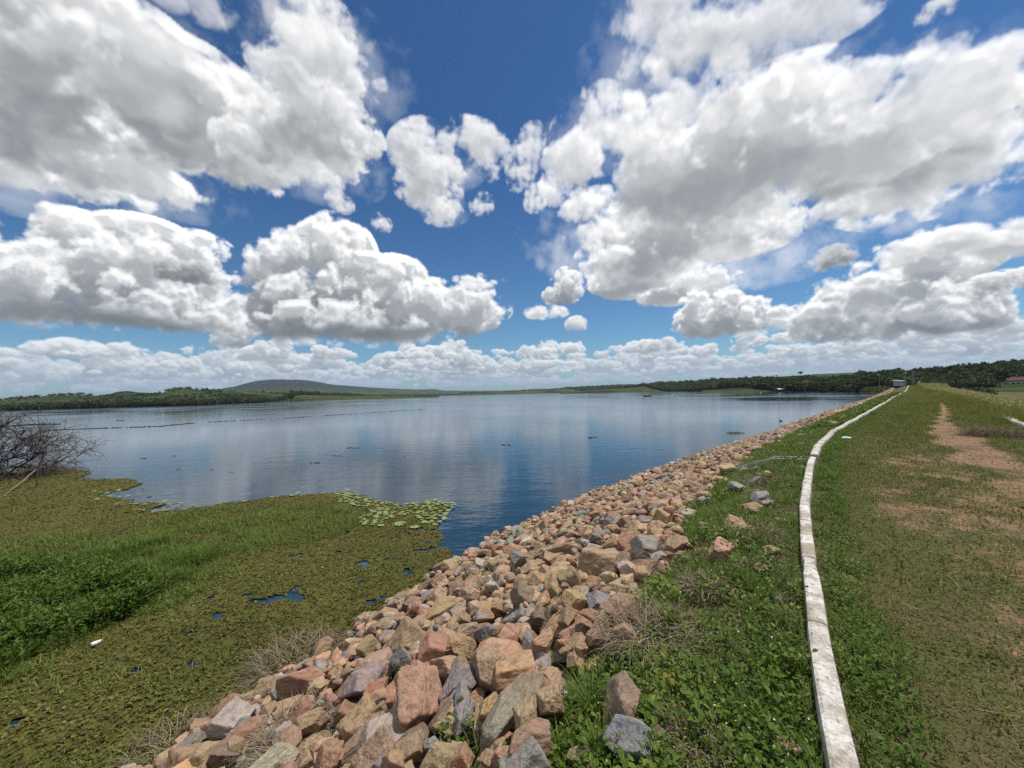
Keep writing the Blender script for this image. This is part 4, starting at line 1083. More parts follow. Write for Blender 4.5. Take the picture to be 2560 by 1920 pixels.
ok = c + .45 * pr.normal(size=len(s)) > b * .8 - .70; s, n, c = s[ok], n[ok], c[ok]; p = place(s, n, -.004); N = len(s); k = lod(p)
bn.add(ribbons(p, pr.uniform(.012, .042, N) * (1 + .3 * c), pr.uniform(.0025, .006, N) * k, pr.uniform(0, 6.28, N), np.abs(pr.normal(.9, .35, N)), pr.uniform(.1, .7, N), pr, 2), np.clip(.48 + .26 * c + .22 * pr.normal(size=N), 0, 1))
tag(bn.build('lawn_grass', M_TURF), 'short worn turf on the dam crest', kind='stuff')

bw, bgr, bfl = Bunch(), Bunch(), Bunch()
def weeds(N, s0, s1, nlo, nhi, thr, seed, size, r=pr, power=1.9, hmax=.12):
    s = s0 + (s1 - s0) * r.random(N) ** power; u = r.random(N); n = nlo(s) + (nhi(s) - nlo(s)) * u
    c = vnoise(s * .9, n * 1.4, seed, 4, .6); ok = c + .30 * r.normal(size=N) > thr; s, n, c = s[ok], n[ok], c[ok]; N = len(s)
    p0 = place(s, n); k = lod(p0) ** .8
    m = 11; P0 = np.repeat(p0, m, 0); yaw = r.uniform(0, 6.28, N * m); h = r.uniform(.01, hmax, N * m) * np.repeat(1 + .5 * c, m)
    rad_ = r.uniform(.01, .06, N * m); P0[:, 0] += np.cos(yaw) * rad_; P0[:, 1] += np.sin(yaw) * rad_; P0[:, 2] += h
    sz = r.uniform(size * .6, size * 1.4, N * m) * np.repeat(k, m)
    tint = np.clip(.46 + .17 * np.repeat(c, m) + .15 * r.normal(size=N * m) + np.repeat(.12 * r.normal(size=N), m) + .8 * (h - .05), 0, 1)
    bw.add(leafset(P0, sz, yaw, r.normal(.35, .35, N * m), r, .62), tint)
tops = lambda s: np.array([stones_top(v) for v in s]) + .08
weeds(5600, -1.5, 22, lambda s: 0 * s + .07, tops, .02, 91, .023)
weeds(900, -1.5, 12, lambda s: 0 * s + .10, tops, .10, 98, .038, hmax=.15)
weeds(1300, -1.5, 30, lambda s: 0 * s - .36, lambda s: 0 * s - .10, -.25, 92, .021, hmax=.08)
weeds(2600, 20, 100, lambda s: 0 * s + .12, tops, -.15, 93, .05, power=1.5)
def tufts(N, s0, s1, nlo, nhi, thr, seed, h0, h1, power=1.9):
    s = s0 + (s1 - s0) * pr.random(N) ** power; n = nlo(s) + (nhi(s) - nlo(s)) * pr.random(N)
    c = vnoise(s * 1.2, n * 1.6, seed, 4, .6); ok = c + .25 * pr.normal(size=N) > thr; s, n, c = s[ok], n[ok], c[ok]; p = place(s, n, -.01); N = len(s); k = lod(p)
    bgr.add(ribbons(p, pr.uniform(h0, h1, N) * (1 + .4 * c), pr.uniform(.004, .008, N) * k, pr.uniform(0, 6.28, N), np.abs(pr.normal(.35, .3, N)), pr.uniform(.3, 1.4, N), pr, 3), np.clip(.5 + .15 * c + .16 * pr.normal(size=N), 0, 1))
tufts(90000, -1.5, 24, lambda s: 0 * s + .06, tops, -.12, 95, .06, .20)
tufts(22000, -1.5, 26, lambda s: 0 * s - .48, lambda s: 0 * s - .07, -.2, 96, .05, .14)
tufts(30000, 20, 120, lambda s: 0 * s + .1, lambda s: tops(s) + .2, -.2, 97, .12, .28, 1.5)
s = -1 + 14 * pr.random(700) ** 1.7; n = .1 + pr.random(700) * 1.3; p = place(s, n, .08); p[:, 2] += pr.random(700) * .06
bfl.add(leafset(p, np.full(700, .012), pr.uniform(0, 6.28, 700), pr.normal(.5, .4, 700), pr, 1.0), pr.random(700))
# dead stems and litter lying among the weeds and on the worn turf
bl = Bunch(); s = -1.5 + 20 * pr.random(26000) ** 1.8; n = np.where(pr.random(26000) < .72, .1 + (tops(s) - .1) * pr.random(26000), -5 * pr.random(26000)); c = vnoise(s * 1.1, n * 1.6, 99, 4, .6)
ok = c + .2 * pr.normal(size=26000) > np.where(n > 0, .08, .35); s, n = s[ok], n[ok]; p = place(s, n, .004); p[:, 2] += np.where(n > 0, .05, .003) * pr.random(len(s)); N = len(s)
bl.add(ribbons(p, pr.uniform(.05, .22, N), pr.uniform(.002, .005, N) * lod(p), pr.uniform(0, 6.28, N), np.abs(pr.normal(1.35, .25, N)), pr.uniform(-.2, .5, N), pr, 3), np.clip(pr.normal(.42, .25, N), 0, 1))
tag(bl.build('dry_litter', M_DRY), 'dead brown stems lying among the weeds', kind='stuff')
# gravel scattered on the bare soil
s, n = dam_points(9000, -1.5, 26, -4.8, -.3, pr, 1.8); ok = bare(s, n) > .30; s, n = s[ok], n[ok]; p = place(s, n, .002); N = len(s); v0, f0 = ICO[2]
sz = pr.uniform(.003, .011, N) * lod(p) ** .7; V = v0[None] * sz[:, None, None] * pr.uniform(.6, 1.3, (N, 1, 3)) + p[:, None]; F_ = (f0[None] + (np.arange(N) * len(v0))[:, None, None]).reshape(-1, 3)
g_ = pr.uniform(.7, 1.3, N); Cg = np.array([[.30, .22, .15]]) * g_[:, None]
tag(build('gravel', V.reshape(-1, 3), F_, M_RUBBLE, attrs={'col': np.repeat(Cg, len(v0), 0)}), 'small gravel on the bare soil of the crest', kind='stuff')
tag(bw.build('weed_leaves', M_WEED), 'low broad leaved weeds along both sides of the kerb', kind='stuff')
tag(bgr.build('verge_grass', M_GRASS), 'green grass among the weeds along the kerb', kind='stuff')
M_FLOW = foliage('weed flowers', ((0, (.75, .72, .60)), (1, (.70, .60, .18))), .2)
tag(bfl.build('weed_flowers', M_FLOW), 'tiny white and yellow flowers dotting the weeds', kind='stuff')
# grass between stones here and there
bn = Bunch()
for _ in range(150):
    s = -2 + 34 * pr.random() ** 1.6; n = pr.uniform(stones_top(s), 5.6); k = int(pr.integers(12, 40)); p = np.repeat(place(np.array([s]), np.array([n])), k, 0) + pr.normal(size=(k, 3)) * np.array([.06, .06, 0]); p[:, 2] += .10
    bn.add(ribbons(p, pr.uniform(.10, .28, k), pr.uniform(.004, .008, k) * (1 + abs(s) / 14), pr.uniform(0, 6.28, k), np.abs(pr.normal(.35, .3, k)), pr.uniform(.3, 1.4, k), pr, 3), np.clip(pr.normal(.5, .18, k), 0, 1))
tag(bn.build('crevice_grass', M_GRASS), 'thin grass blades sprouting between the stones', kind='stuff')

# tall seeding grass over the far half of the lawn's right side
bn = Bunch()
s = 17 + 135 * pr.random(90000) ** 1.75; lo = np.interp(s, [17, 21, 26, 40, 80, 150], [-4.75, -4.0, -3.55, -3.45, -2.6, -.5]); n = lo - (np.interp(s, [17, 40, 150], [4.6, 5.5, 7])) * pr.random(90000) ** 1.1
c = vnoise(s * .5, n * .8, 101, 4, .6); near_edge = np.clip((lo - n) / 1.2, .25, 1)
p = place(s, n, -.02); N = len(s); k = 1 + np.hypot(p[:, 0], p[:, 1]) / 16
hh = pr.uniform(.35, .80, N) * near_edge * (1 + .25 * c)
tint = np.clip(.50 + .2 * c + .16 * pr.normal(size=N), 0, .86)
bn.add(ribbons(p, hh, pr.uniform(.006, .012, N) * k, pr.uniform(0, 6.28, N), np.abs(pr.normal(.15, .16, N)), pr.uniform(.1, .8, N), pr, 3), tint)
ok = (pr.random(N) < .22) & (n < lo - 1.4); q = p[ok].copy(); q[:, 2] += hh[ok] * .92; N2 = len(q)
bn.add(ribbons(q, pr.uniform(.07, .16, N2), pr.uniform(.010, .018, N2) * k[ok], pr.uniform(0, 6.28, N2), np.abs(pr.normal(.3, .3, N2)), pr.uniform(.2, 1.0, N2), pr, 2), np.clip(pr.normal(.95, .07, N2), 0, 1))
s = 45 + 110 * pr.random(26000) ** 1.4; n = pr.uniform(-3.2, -.2, 26000); b = path_dist(s, n) > 1.1; s, n = s[b], n[b]; p = place(s, n); N = len(s)
bn.add(ribbons(p, pr.uniform(.08, .25, N), pr.uniform(.01, .02, N) * (1 + s / 30), pr.uniform(0, 6.28, N), np.abs(pr.normal(.3, .3, N)), pr.uniform(.2, .9, N), pr, 2), np.clip(pr.normal(.5, .18, N), 0, 1))
tag(bn.build('tall_grass', M_TALL), 'tall yellow green seeding grass along the right of the crest', kind='stuff')

# ------------------------------------------------------------------ single plants and dead tufts
def dry_tuft(px, py, w, h, lab, n_=260, lift=.05, col=.5):
    p, s, n = ground_at(px, py, lift); f = (p - EYE) @ FW; rw = w * f / F_PX / 2; hh = h * f / F_PX
    o = empty('dry_grass_tuft', p); k = n_; r = np.random.default_rng(int(px * 7 + py))
    a = r.uniform(0, 6.28, k); q = np.sqrt(r.random(k)) * 1.05; b = np.stack([np.cos(a) * q * rw, np.sin(a) * q * rw, r.uniform(-.06, .25, k) * hh], 1)
    bb = Bunch(); bb.add(ribbons(b, r.uniform(.35, .95, k) * max(rw, hh), np.full(k, .0042) * (1 + f / 9), a + r.normal(size=k) * .9, np.abs(r.normal(.85, .45, k)), r.uniform(.9, 2.4, k), r, 5), np.clip(r.normal(col, .24, k), 0, 1))
    bb.build('blades', M_DRY, o); tag(o, lab, 'dry grass', 'dead grass tufts among the stones'); return o
for a in ((742, 1668, 190, 110, 'wide mound of dry brown grass beside the green mat', 700), (745, 1868, 190, 110, 'dry grey grass tuft at the near edge between pink stones', 600),
          (445, 1890, 220, 70, 'flattened straw coloured grass in the lower left of the pile', 500), (1625, 1600, 210, 110, 'broad patch of dead grass between the stones and green weeds', 700),
          (1668, 1400, 120, 70, 'dead grass tuft hanging over the light grey flat stone', 420), (1240, 1478, 130, 55, 'thin dead twigs lying over stones in the mid pile', 240),
          (1730, 1865, 150, 80, 'dead grass patch in weeds left of the near kerb', 500), (1760, 1470, 110, 50, 'small dead grass patch in the middle of the weeds', 260),
          (1890, 1330, 110, 40, 'dead grass patch near the split stone', 240), (2486, 1085, 110, 26, 'dark dead clump of grass on the lawn by the far short kerb', 700), (1115, 1900, 80, 60, 'sparse dead stems between the near stones', 160)):
    dry_tuft(*a[:5], n_=int(a[5] * 1.7), col=.18 if a[0] == 2486 else .5)
def weed_plant(px, py, w, h, lab, leaves=60, size=.05, tint=.6, spiky=0):
    p, s, n = ground_at(px, py + h * .4, .06); f = (p - EYE) @ FW; rw = w * f / F_PX / 2; hh = h * f / F_PX * .9; r = np.random.default_rng(int(px * 3 + py))
    o = empty('grass_tuft' if spiky == 2 else 'weed_plant', p); bb = Bunch(); k = leaves
    if spiky < 2:
        a = r.uniform(0, 6.28, k); q = rw * np.sqrt(r.random(k)); b = np.stack([np.cos(a) * q, np.sin(a) * q, hh * r.uniform(.12, 1.0, k) * (1 - .5 * q / rw)], 1)
        bb.add(leafset(b, r.uniform(size * .6, size * 1.4, k), a + r.normal(size=k) * .5, r.normal(.25, .35, k), r, .65), np.clip(r.normal(tint, .13, k), 0, .95))
        bb.build('leaves', M_WEED, o)
        st = Bunch(); kk = max(6, k // 6); a = r.uniform(0, 6.28, kk); st.add(ribbons(np.zeros((kk, 3)), np.full(kk, max(rw, hh)) * r.uniform(.6, 1.1, kk), np.full(kk, .006), a, np.abs(r.normal(.5, .3, kk)), r.uniform(0, .5, kk), r, 3), np.clip(r.normal(.35, .1, kk), 0, 1)); st.build('stems', M_WEED, o)
    if spiky:
        bb = Bunch(); k2 = 90; a = r.uniform(0, 6.28, k2); q = rw * .4 * r.random(k2); bb.add(ribbons(np.stack([np.cos(a) * q, np.sin(a) * q, 0 * q], 1), r.uniform(.5, 1.25, k2) * max(hh, rw), np.full(k2, .006), a, np.abs(r.normal(.2, .2, k2)), r.uniform(.3, 1.5, k2), r, 4), np.clip(r.normal(tint, .13, k2), 0, 1)); bb.build('blades', M_GRASS, o)
    tag(o, lab, 'grass' if spiky == 2 else 'weed', 'single plants among the stones')
for a in ((1655, 1480, 90, 80, 'light green broad leaved weed at the edge of the dead grass', 70, .06, .8, 0), (1672, 1530, 70, 60, 'spiky green grass tuft under the light green weed', 0, 0, .62, 2),
          (1478, 1730, 90, 130, 'long bladed grass tuft left of the standing slab', 0, 0, .55, 2), (1570, 1872, 70, 60, 'leafy weed growing in front of the blue grey boulder', 34, .055, .5, 0),
          (1145, 1838, 120, 70, 'leafy weed spreading over stones above the brick stone', 90, .045, .5, 0), (1275, 1890, 80, 70, 'leafy weed beside the thin wedge at the near edge', 60, .045, .58, 0),
          (1402, 1872, 90, 80, 'bright grass tuft at the near edge between boulders', 0, 0, .72, 2), (1525, 1408, 55, 40, 'small grey green bush sprouting on the great flat slab', 80, .05, .3, 0),
          (1578, 1232, 50, 26, 'dark green bush at the waterline of the far pile', 90, .09, .35, 0), (1020, 1905, 60, 40, 'yellow green weed next to the ochre stone', 50, .04, .75, 0),
          (1400, 1800, 60, 50, 'weed leaves under the golden boulder', 50, .045, .45, 0), (1500, 1860, 90, 90, 'long green blades right of the sandy stone', 0, 0, .55, 2),
          (985, 1690, 34, 46, 'tuft of green grass between the pale grey boulder and big slab', 0, 0, .45, 2), (720, 1895, 60, 30, 'low green weed in the dry grey tuft', 60, .04, .4, 0),
          (1285, 1345, 60, 26, 'floating weed patch against the waterside stones', 60, .09, .75, 0), (1640, 1790, 60, 60, 'rosette of bright leaves right of the standing slab', 30, .07, .7, 0)):
    weed_plant(*a)
print('plants', round(time.time() - T0, 1))
# ------------------------------------------------------------------ far woods and trees
M_TREE = foliage('dark tree leaves', ((0, (.007, .015, .004)), (.35, (.018, .034, .008)), (.7, (.040, .062, .014)), (1, (.085, .105, .028))), .2, .7)
M_SCRUB = foliage('far scrub leaves', ((0, (.012, .022, .007)), (.35, (.030, .047, .012)), (.7, (.062, .082, .022)), (1, (.125, .130, .042))), .2, .8)
M_BARK = simple('bark', (.13, .10, .075), .95, .3, 8, .4)
fr = np.random.default_rng(601)
def crowns(C, Rr, Hh, per, leaf, r, tint0):
    """Leaf faces scattered through lumpy crowns: C centres (N,3), Rr radii, Hh half heights."""
    N = len(C); lob = 5; L = r.normal(size=(N, lob, 3)); L /= np.linalg.norm(L, axis=2)[..., None]; L[..., 2] = np.abs(L[..., 2]) * .8 - .25; L *= r.uniform(.3, .62, (N, lob, 1))
    lr = r.uniform(.42, .66, (N, lob)); lt = r.normal(size=(N, lob)) * .09
    k = r.integers(0, lob, (N, per)); i = np.arange(N)[:, None]
    d = r.normal(size=(N, per, 3)); d /= np.linalg.norm(d, axis=2)[..., None]
    q = L[i, k] + d * (lr[i, k] * r.uniform(.55, 1.0, (N, per)) ** .5)[..., None]
    pos = C[:, None] + q * np.stack([Rr, Rr, Hh], 1)[:, None]
    sz = (leaf * (1 + 0 * Rr))[:, None] * r.uniform(.7, 1.4, (N, per)); n = r.normal(size=(N, per, 3)) + d * 1.2; n /= np.linalg.norm(n, axis=2)[..., None]
    a = np.cross(n, r.normal(size=(N, per, 3))); a /= np.linalg.norm(a, axis=2)[..., None]; b = np.cross(n, a)
    V = np.stack([pos - a * sz[..., None], pos - b * sz[..., None] * .7, pos + a * sz[..., None], pos + b * sz[..., None] * .7], 2)
    tint = np.clip(tint0[:, None] + lt[i, k] + .10 * r.normal(size=(N, per)), 0, 1)
    return V.reshape(-1, 3), np.arange(N * per * 4).reshape(-1, 4), np.repeat(tint.ravel(), 4)
def wood(N, a0, a1, f_lo, f_hi, rmin, rmax, per, name, label, seed, dens, mat=None, tint=.45):
    r = np.random.default_rng(seed); az = r.uniform(a0, a1, N); rs = shore_r(az) * (az < .79) + 120.0 * (az >= .79)
    d = rs * (f_lo + (f_hi - f_lo) * r.random(N) ** 1.6)
    x, y = d * np.sin(az), d * np.cos(az); c = vnoise(x / 60, y / 60, seed + 1, 4, .6)
    ok = c + .35 * r.normal(size=N) > dens; ok &= ~((abs(az - .922) < .026) & (d < 340) & (d > 120))          # clearing round the old house
    az, d, x, y, c = az[ok], d[ok], x[ok], y[ok], c[ok]; N = len(x)
    R = r.uniform(rmin, rmax, N) * np.clip(1 + .3 * c, .6, 1.5); H = R * r.uniform(.6, 1.0, N)
    z = land_z(az, d); C = np.stack([x, y, np.maximum(z, .2) + H * .75], 1)
    V, F, T = crowns(C, R, H, per, R * .20, r, np.clip(tint + .08 + .20 * r.normal(size=N), .05, .95))
    return tag(build(name, V, F, mat or M_SCRUB, attrs={'tint': T}), label, kind='stuff')
wood(5200, -1.02, -.50, 1.012, 2.1, 1.0, 2.7, 40, 'scrub_woodland', 'dark scrub and low trees along the near left shore hills', 611, .20, tint=.34)
wood(1700, -1.02, -.45, 1.006, 1.045, 1.9, 3.9, 44, 'waterside_scrub', 'dark scrub fringing the near left shore', 617, -.6, tint=.24)
wood(3600, -.52, .02, 1.005, 1.25, 2.5, 5.5, 30, 'shore_woodland', 'thin line of trees along the distant middle shore', 612, -.3, tint=.36)
wood(7600, -.02, .66, 1.004, 1.75, 2.6, 5.8, 52, 'hill_woodland', 'mixed green woodland on the low hill across the water', 613, -.5, tint=.42)
wood(1500, -.02, .52, 1.004, 1.03, 2.0, 4.2, 40, 'waterside_trees', 'dark fringe of trees along the water below the low hill', 620, -.7, tint=.22)
wood(2400, .50, .735, 1.01, 1.9, 2.2, 4.6, 80, 'bank_woodland', 'dense woodland on the bank where the dam ends', 614, -.5, M_TREE, .48)
wood(1100, .735, .789, 1.5, 2.6, 2.0, 4.2, 80, 'abutment_woodland', 'dense trees behind the shed at the end of the dam', 618, -.5, M_TREE, .46)
wood(300, .700, .775, 1.02, 1.25, .6, 1.4, 60, 'bank_bushes', 'bright low bushes on the bank in front of the shed', 619, -.3, M_SCRUB, .75)
wood(5600, .80, 1.15, 2.55, 3.7, 2.3, 4.6, 80, 'slope_woodland', 'dark woodland covering the hillside on the right', 615, -.55, M_TREE, .42)
wood(1500, .795, 1.3, 1.1, 1.75, .5, 1.3, 40, 'field_scrub', 'low bushes in the green field below the dam', 616, .25, M_SCRUB, .62)

def tree_proto(seed, crown_flat=.8, n_leaf=1500, mat=None):
    r = np.random.default_rng(seed); t0 = empty('tree', (0, 0, 0)); mb = MB()
    mb.tube([(0, 0, -.3), (.05, .02, .9), (.0, .1, 1.8), (.1, .05, 2.6)], [.20, .16, .13, .08], 7)
    for a in np.arange(4) * 1.57 + r.uniform(0, 1.5):
        mb.tube([(0, .05, 1.4 + .2 * r.random()), (.8 * math.cos(a), .8 * math.sin(a), 2.4), (1.5 * math.cos(a), 1.5 * math.sin(a), 3.3)], [.10, .07, .03], 5)
    mb.build('trunk', M_BARK, t0)
    k = 7; C = np.stack([r.normal(0, .95, k), r.normal(0, .95, k), 3.4 + r.normal(0, .55, k) * crown_flat], 1)
    V, F, T = crowns(C, r.uniform(1.0, 1.7, k), r.uniform(.8, 1.3, k) * crown_flat, n_leaf // k, np.full(k, .20), r, np.clip(.42 + .10 * r.normal(size=k), 0, 1))
    build('crown', V, F, mat or M_TREE, t0, {'tint': T}); return t0
def copy_tree(o):
    c = o.copy(); link(c)
    for ch in o.children:
        d = ch.copy(); link(d); d.parent = c
    return c
TP = [tree_proto(701 + i, (.8, .65, .9, .7, 1.0)[i]) for i in range(5)]; first = [True] * 5
def on_land(px, py_base, dist=None, az=None):
    d = ray(px, py_base); a = math.atan2(d[0], d[1]); return a
def tree_at(px, dist, hpx, label, group=None, kind=None, base_py=None):
    """A tree at bearing px and range dist, as tall as hpx picture points there."""
    k = int(fr.integers(5)) if kind is None else kind
    a = azel(px, 960)[0]; x, y = dist * math.sin(a), dist * math.cos(a)
    z = float(land_z(np.array([a]), np.array([dist]))[0]) if base_py is None else float(EYE[2] + dist * math.tan(azel(px, base_py)[1]))
    o = TP[k] if first[k] else copy_tree(TP[k]); first[k] = False
    f = float((np.array([x, y, z]) - EYE) @ FW); sc = hpx * f / F_PX / 4.9
    o.location = (x, y, z - .1 * sc); o.scale = (sc * fr.uniform(.9, 1.2), sc * fr.uniform(.9, 1.2), sc); o.rotation_euler = (0, 0, fr.uniform(0, 6.28))
    return tag(o, label, 'tree', group)
tree_at(2003, 800, 12, 'single round tree alone on the bare grassy ridge', None, 4)
tree_at(1932, 820, 4.5, 'small lone tree on the ridge far left of the round tree', None, 2)
tree_at(1942, 800, 6, 'low wide bush tree on the bare ridge line', None, 1)
tree_at(2184, 290, 30, 'biggest dark round tree on the skyline left of the white shed', None, 0)
tree_at(2170, 280, 21, 'smaller dark tree touching the left side of the biggest round tree', None, 3)
tree_at(2226, 300, 26, 'broad dark tree on the skyline above the white shed', None, 1)
tree_at(2246, 300, 23, 'dark tree right of the broad one above the white shed', None, 2)
tree_at(2236, 215, 18, 'rounded light green bush tree just left of the white shed', None, 3)
tree_at(2500, 300, 42, 'very dark spreading tree in front of the old house', None, 0, 967)
tree_at(2402, 330, 24, 'highest dark tree crown on the skyline of the right hill', None, 4)
for i in range(26):
    tree_at(2285 + 280 * fr.random(), fr.uniform(345, 425), fr.uniform(17, 27), 'dense dark green tree in the woods on the hill beyond the dam', 'trees on the right hillside')
for i in range(24):
    tree_at(2040 + 175 * fr.random(), fr.uniform(255, 330) + 0, fr.uniform(17, 27), 'dense green tree in the woods behind the end of the lake', 'trees behind the end of the lake')
for k_ in range(5):
    if first[k_]: tree_at(2300 + 40 * k_, 350, 22, 'dense dark green tree in the woods on the hill beyond the dam', 'trees on the right hillside', k_)
# pale palm by the water
pa = azel(2012, 970)[0]; pr_ = 270.0; o = empty('palm_tree', (pr_ * math.sin(pa), pr_ * math.cos(pa), 1.0)); MB().tube([(0, 0, -.5), (.1, 0, 2), (.2, .1, 4.2)], [.22, .16, .13], 7).build('trunk', M_BARK, o)
bb = Bunch(); k = 34; r = fr; bb.add(ribbons(np.tile([.2, .1, 4.2], (k, 1)), r.uniform(1.8, 2.8, k), np.full(k, .42), r.uniform(0, 6.28, k), r.uniform(.1, .9, k), r.uniform(.6, 1.7, k), r, 5), np.clip(r.normal(.7, .15, k), 0, 1)); bb.build('crown', M_TALL, o)
tag(o, 'pale yellowish palm standing among dark trees at the waterside', 'palm')

# ------------------------------------------------------------------ dead thicket standing in the shallows
M_DEADW = simple('weathered dead wood', (.105, .085, .075), .9, .3, 5, .4); M_PALEW = simple('bleached dead wood', (.22, .185, .15), .9, .3, 5, .4)
def at0(px, py): return P(px, py, 0.0)
br = np.random.default_rng(811)
root = at0(-30, 1195); o = empty('dead_shrub', root); tr_, tw = MB(), MB()
SCP = float((root - EYE) @ FW) / F_PX * 1.0                     # metres per picture point at the shrub
def limb(p, d, L, r0, depth, mb):
    """A crooked limb that arches over and branches."""
    n = 7; pts = [np.array(p)]; d = np.array(d, float)
    for i in range(n):
        d = d + br.normal(size=3) * .13 + np.array([0, 0, -.07 - .05 * depth * (i / n)]); d /= np.linalg.norm(d); pts.append(pts[-1] + d * L / n)
    mb.tube(pts, [max(r0 * (1 - .8 * i / n), .006) for i in range(n + 1)], 5 if depth < 2 else 3, cap=False)
    if depth < 3:
        for _ in range((8, 7, 4)[depth]):
            i = int(br.integers(1 if depth else 2, n)); a = br.normal(size=3) * .75; q = (pts[i] - pts[i - 1]); q /= np.linalg.norm(q); q = q + a + np.array([0, 0, .18]); q /= np.linalg.norm(q)
            limb(pts[i], q, L * br.uniform(.38, .68), r0 * .52, depth + 1, tw)
for px, py, L in ((40, 1060, 3.4), (95, 1080, 3.3), (150, 1080, 3.6), (185, 1100, 3.4), (10, 1050, 3.4), (-60, 1060, 3.4), (-120, 1100, 3.4), (120, 1110, 3.6), (60, 1080, 3.2), (190, 1120, 3.5), (150, 1070, 3.2), (60, 1050, 3.2), (-10, 1080, 3.0), (100, 1095, 3.2), (20, 1090, 3.4), (110, 1125, 3.6)):
    tgt = P(px, py, 0) ; d = np.array([(px + 30) * SCP * R_[0], (px + 30) * SCP * R_[1] + br.normal() * 1.2, (1195 - py) * SCP * 1.15]); d /= np.linalg.norm(d)
    limb((br.normal() * .3, br.normal() * .3, -.1), d, L, .055, 0, tr_)
tr_.build('limb', M_DEADW, o); tw.build('twigs', M_DEADW, o); tag(o, 'leafless grey thicket of arching dead branches in the shallows on the left', 'dead shrub')
a_, b_ = at0(5, 1243), at0(100, 1190); bb_ = b_ + np.array([1.2, .4, .9])
o = MB().tube([a_ - b_ * 0, (a_ + b_) / 2 + np.array([0, 0, .22]), b_ + np.array([0, 0, .55]), bb_ + np.array([0, 0, .3])], [.018, .024, .028, .02], 6).build('fallen_branch', M_PALEW); tag(o, 'pale bare dead branch slanting down into the mat below the dead thicket', 'branch')
o = MB().tube([at0(92, 1221) + np.array([0, 0, -.2]), at0(92, 1221) + np.array([.02, 0, .9]), at0(92, 1221) + np.array([.3, .1, 1.7])], [.035, .03, .02], 6).build('dead_stake', M_DEADW); tag(o, 'dark upright dead stem standing in the mat under the thicket', 'dead stem')

# ------------------------------------------------------------------ floating things on the lake
M_FLOATW = foliage('floating weed', ((0, (.025, .028, .012)), (.6, (.07, .075, .02)), (1, (.15, .17, .04))), .2)
bn = Bunch()
def drift(pts, N, wd, size, t0):
    q = np.array([P(x, y, 0) for x, y in pts]); u = fr.random(N) * (len(q) - 1); i = u.astype(int); f = (u - i)[:, None]; b = q[i] * (1 - f) + q[i + 1] * f
    nrm = np.hypot(b[:, 0], b[:, 1]); b = b + (b / nrm[:, None]) * (fr.normal(size=N) * wd)[:, None]; b[:, 2] = .01
    c = vnoise(b[:, 0] * .25, b[:, 1] * .25, 641, 3); b = b[c > -.35]
    bn.add(leafset(b, fr.uniform(.5, 1.3, len(b)) * size, fr.uniform(0, 6.28, len(b)), fr.uniform(0, .25, len(b)), fr, .6), np.clip(fr.normal(t0, .2, len(b)), 0, 1))
drift([(120, 1076), (250, 1071), (400, 1066), (500, 1056), (700, 1047), (860, 1036), (1065, 1023)], 1500, .35, .24, .15)
drift([(0, 1042), (200, 1035), (420, 1027), (720, 1015)], 900, 1.0, .42, .25)
drift([(0, 1068), (70, 1062), (145, 1061)], 900, 1.0, .40, .25)
for x, y, w_, n_, sz, t0 in ((435, 1140, 14, 30, .10, .1), (360, 1146, 16, 40, .12, .1), (670, 1135, 14, 30, .10, .1), (445, 1173, 14, 26, .09, .1), (575, 1181, 12, 26, .09, .1), (785, 1158, 26, 60, .10, .3), (885, 1120, 34, 120, .11, .9),
                         (845, 1140, 30, 50, .09, .2), (300, 1052, 20, 70, .45, .2), (1262, 1112, 20, 60, .16, .4), (1375, 1208, 12, 40, .06, .5), (1480, 1094, 20, 30, .2, .1), (530, 1174, 8, 20, .08, .1), (1010, 1142, 10, 20, .08, .1), (750, 1130, 40, 40, .1, .1)):
    drift([(x - w_ / 2, y), (x + w_ / 2, y)], max(8, n_ // 2), .08 + sz * .3, sz * .75, t0)
tag(bn.build('drifting_weed', M_FLOATW), 'scattered patches and long lines of weed drifting on the lake', kind='stuff')
def islet(px, py, wpx, hgt, lab, n_=420, t0=.35):
    p = P(px, py, 0); f = (p - EYE) @ FW; rw = wpx * f / F_PX / 2; r = np.random.default_rng(int(px)); o = empty('weed_islet', p); bb = Bunch()
    a = r.uniform(0, 6.28, n_); q = np.sqrt(r.random(n_)); b = np.stack([np.cos(a) * q * rw, np.sin(a) * q * rw * .8, np.full(n_, -.02)], 1)
    bb.add(ribbons(b, r.uniform(.3, 1.2, n_) * hgt * (1.1 - .7 * q), np.full(n_, .02 + f / 2500), r.uniform(0, 6.28, n_), np.abs(r.normal(.7, .4, n_)), r.uniform(.2, 1.2, n_), r, 3), np.clip(r.normal(t0, .2, n_), 0, 1)); bb.build('stems', M_TALL, o); return tag(o, lab, 'weed islet')
islet(1838, 1083, 46, .30, 'low floating clump of weed on the lake off the far stones')
# waterbird
p = P(1952, 1053, 0); M_BIRD = simple('dark plumage', (.02, .022, .022), .6, .2, 20)
hd = np.array([-.75, .35, 0.0]); BP = [(-.30, .05, .015), (-.2, .08, .07), (0, .09, .11), (.18, .10, .085), (.26, .2, .045), (.25, .36, .032), (.28, .43, .038), (.36, .44, .030), (.46, .45, .006)]
o = MB().tube([p + hd * (a * .62) + (0, 0, z * .62) for a, z, q in BP], [q * .62 for a, z, q in BP], 8).build('waterbird', M_BIRD, smooth=True); tag(o, 'dark waterbird with an upright neck swimming off the far stones', 'bird')
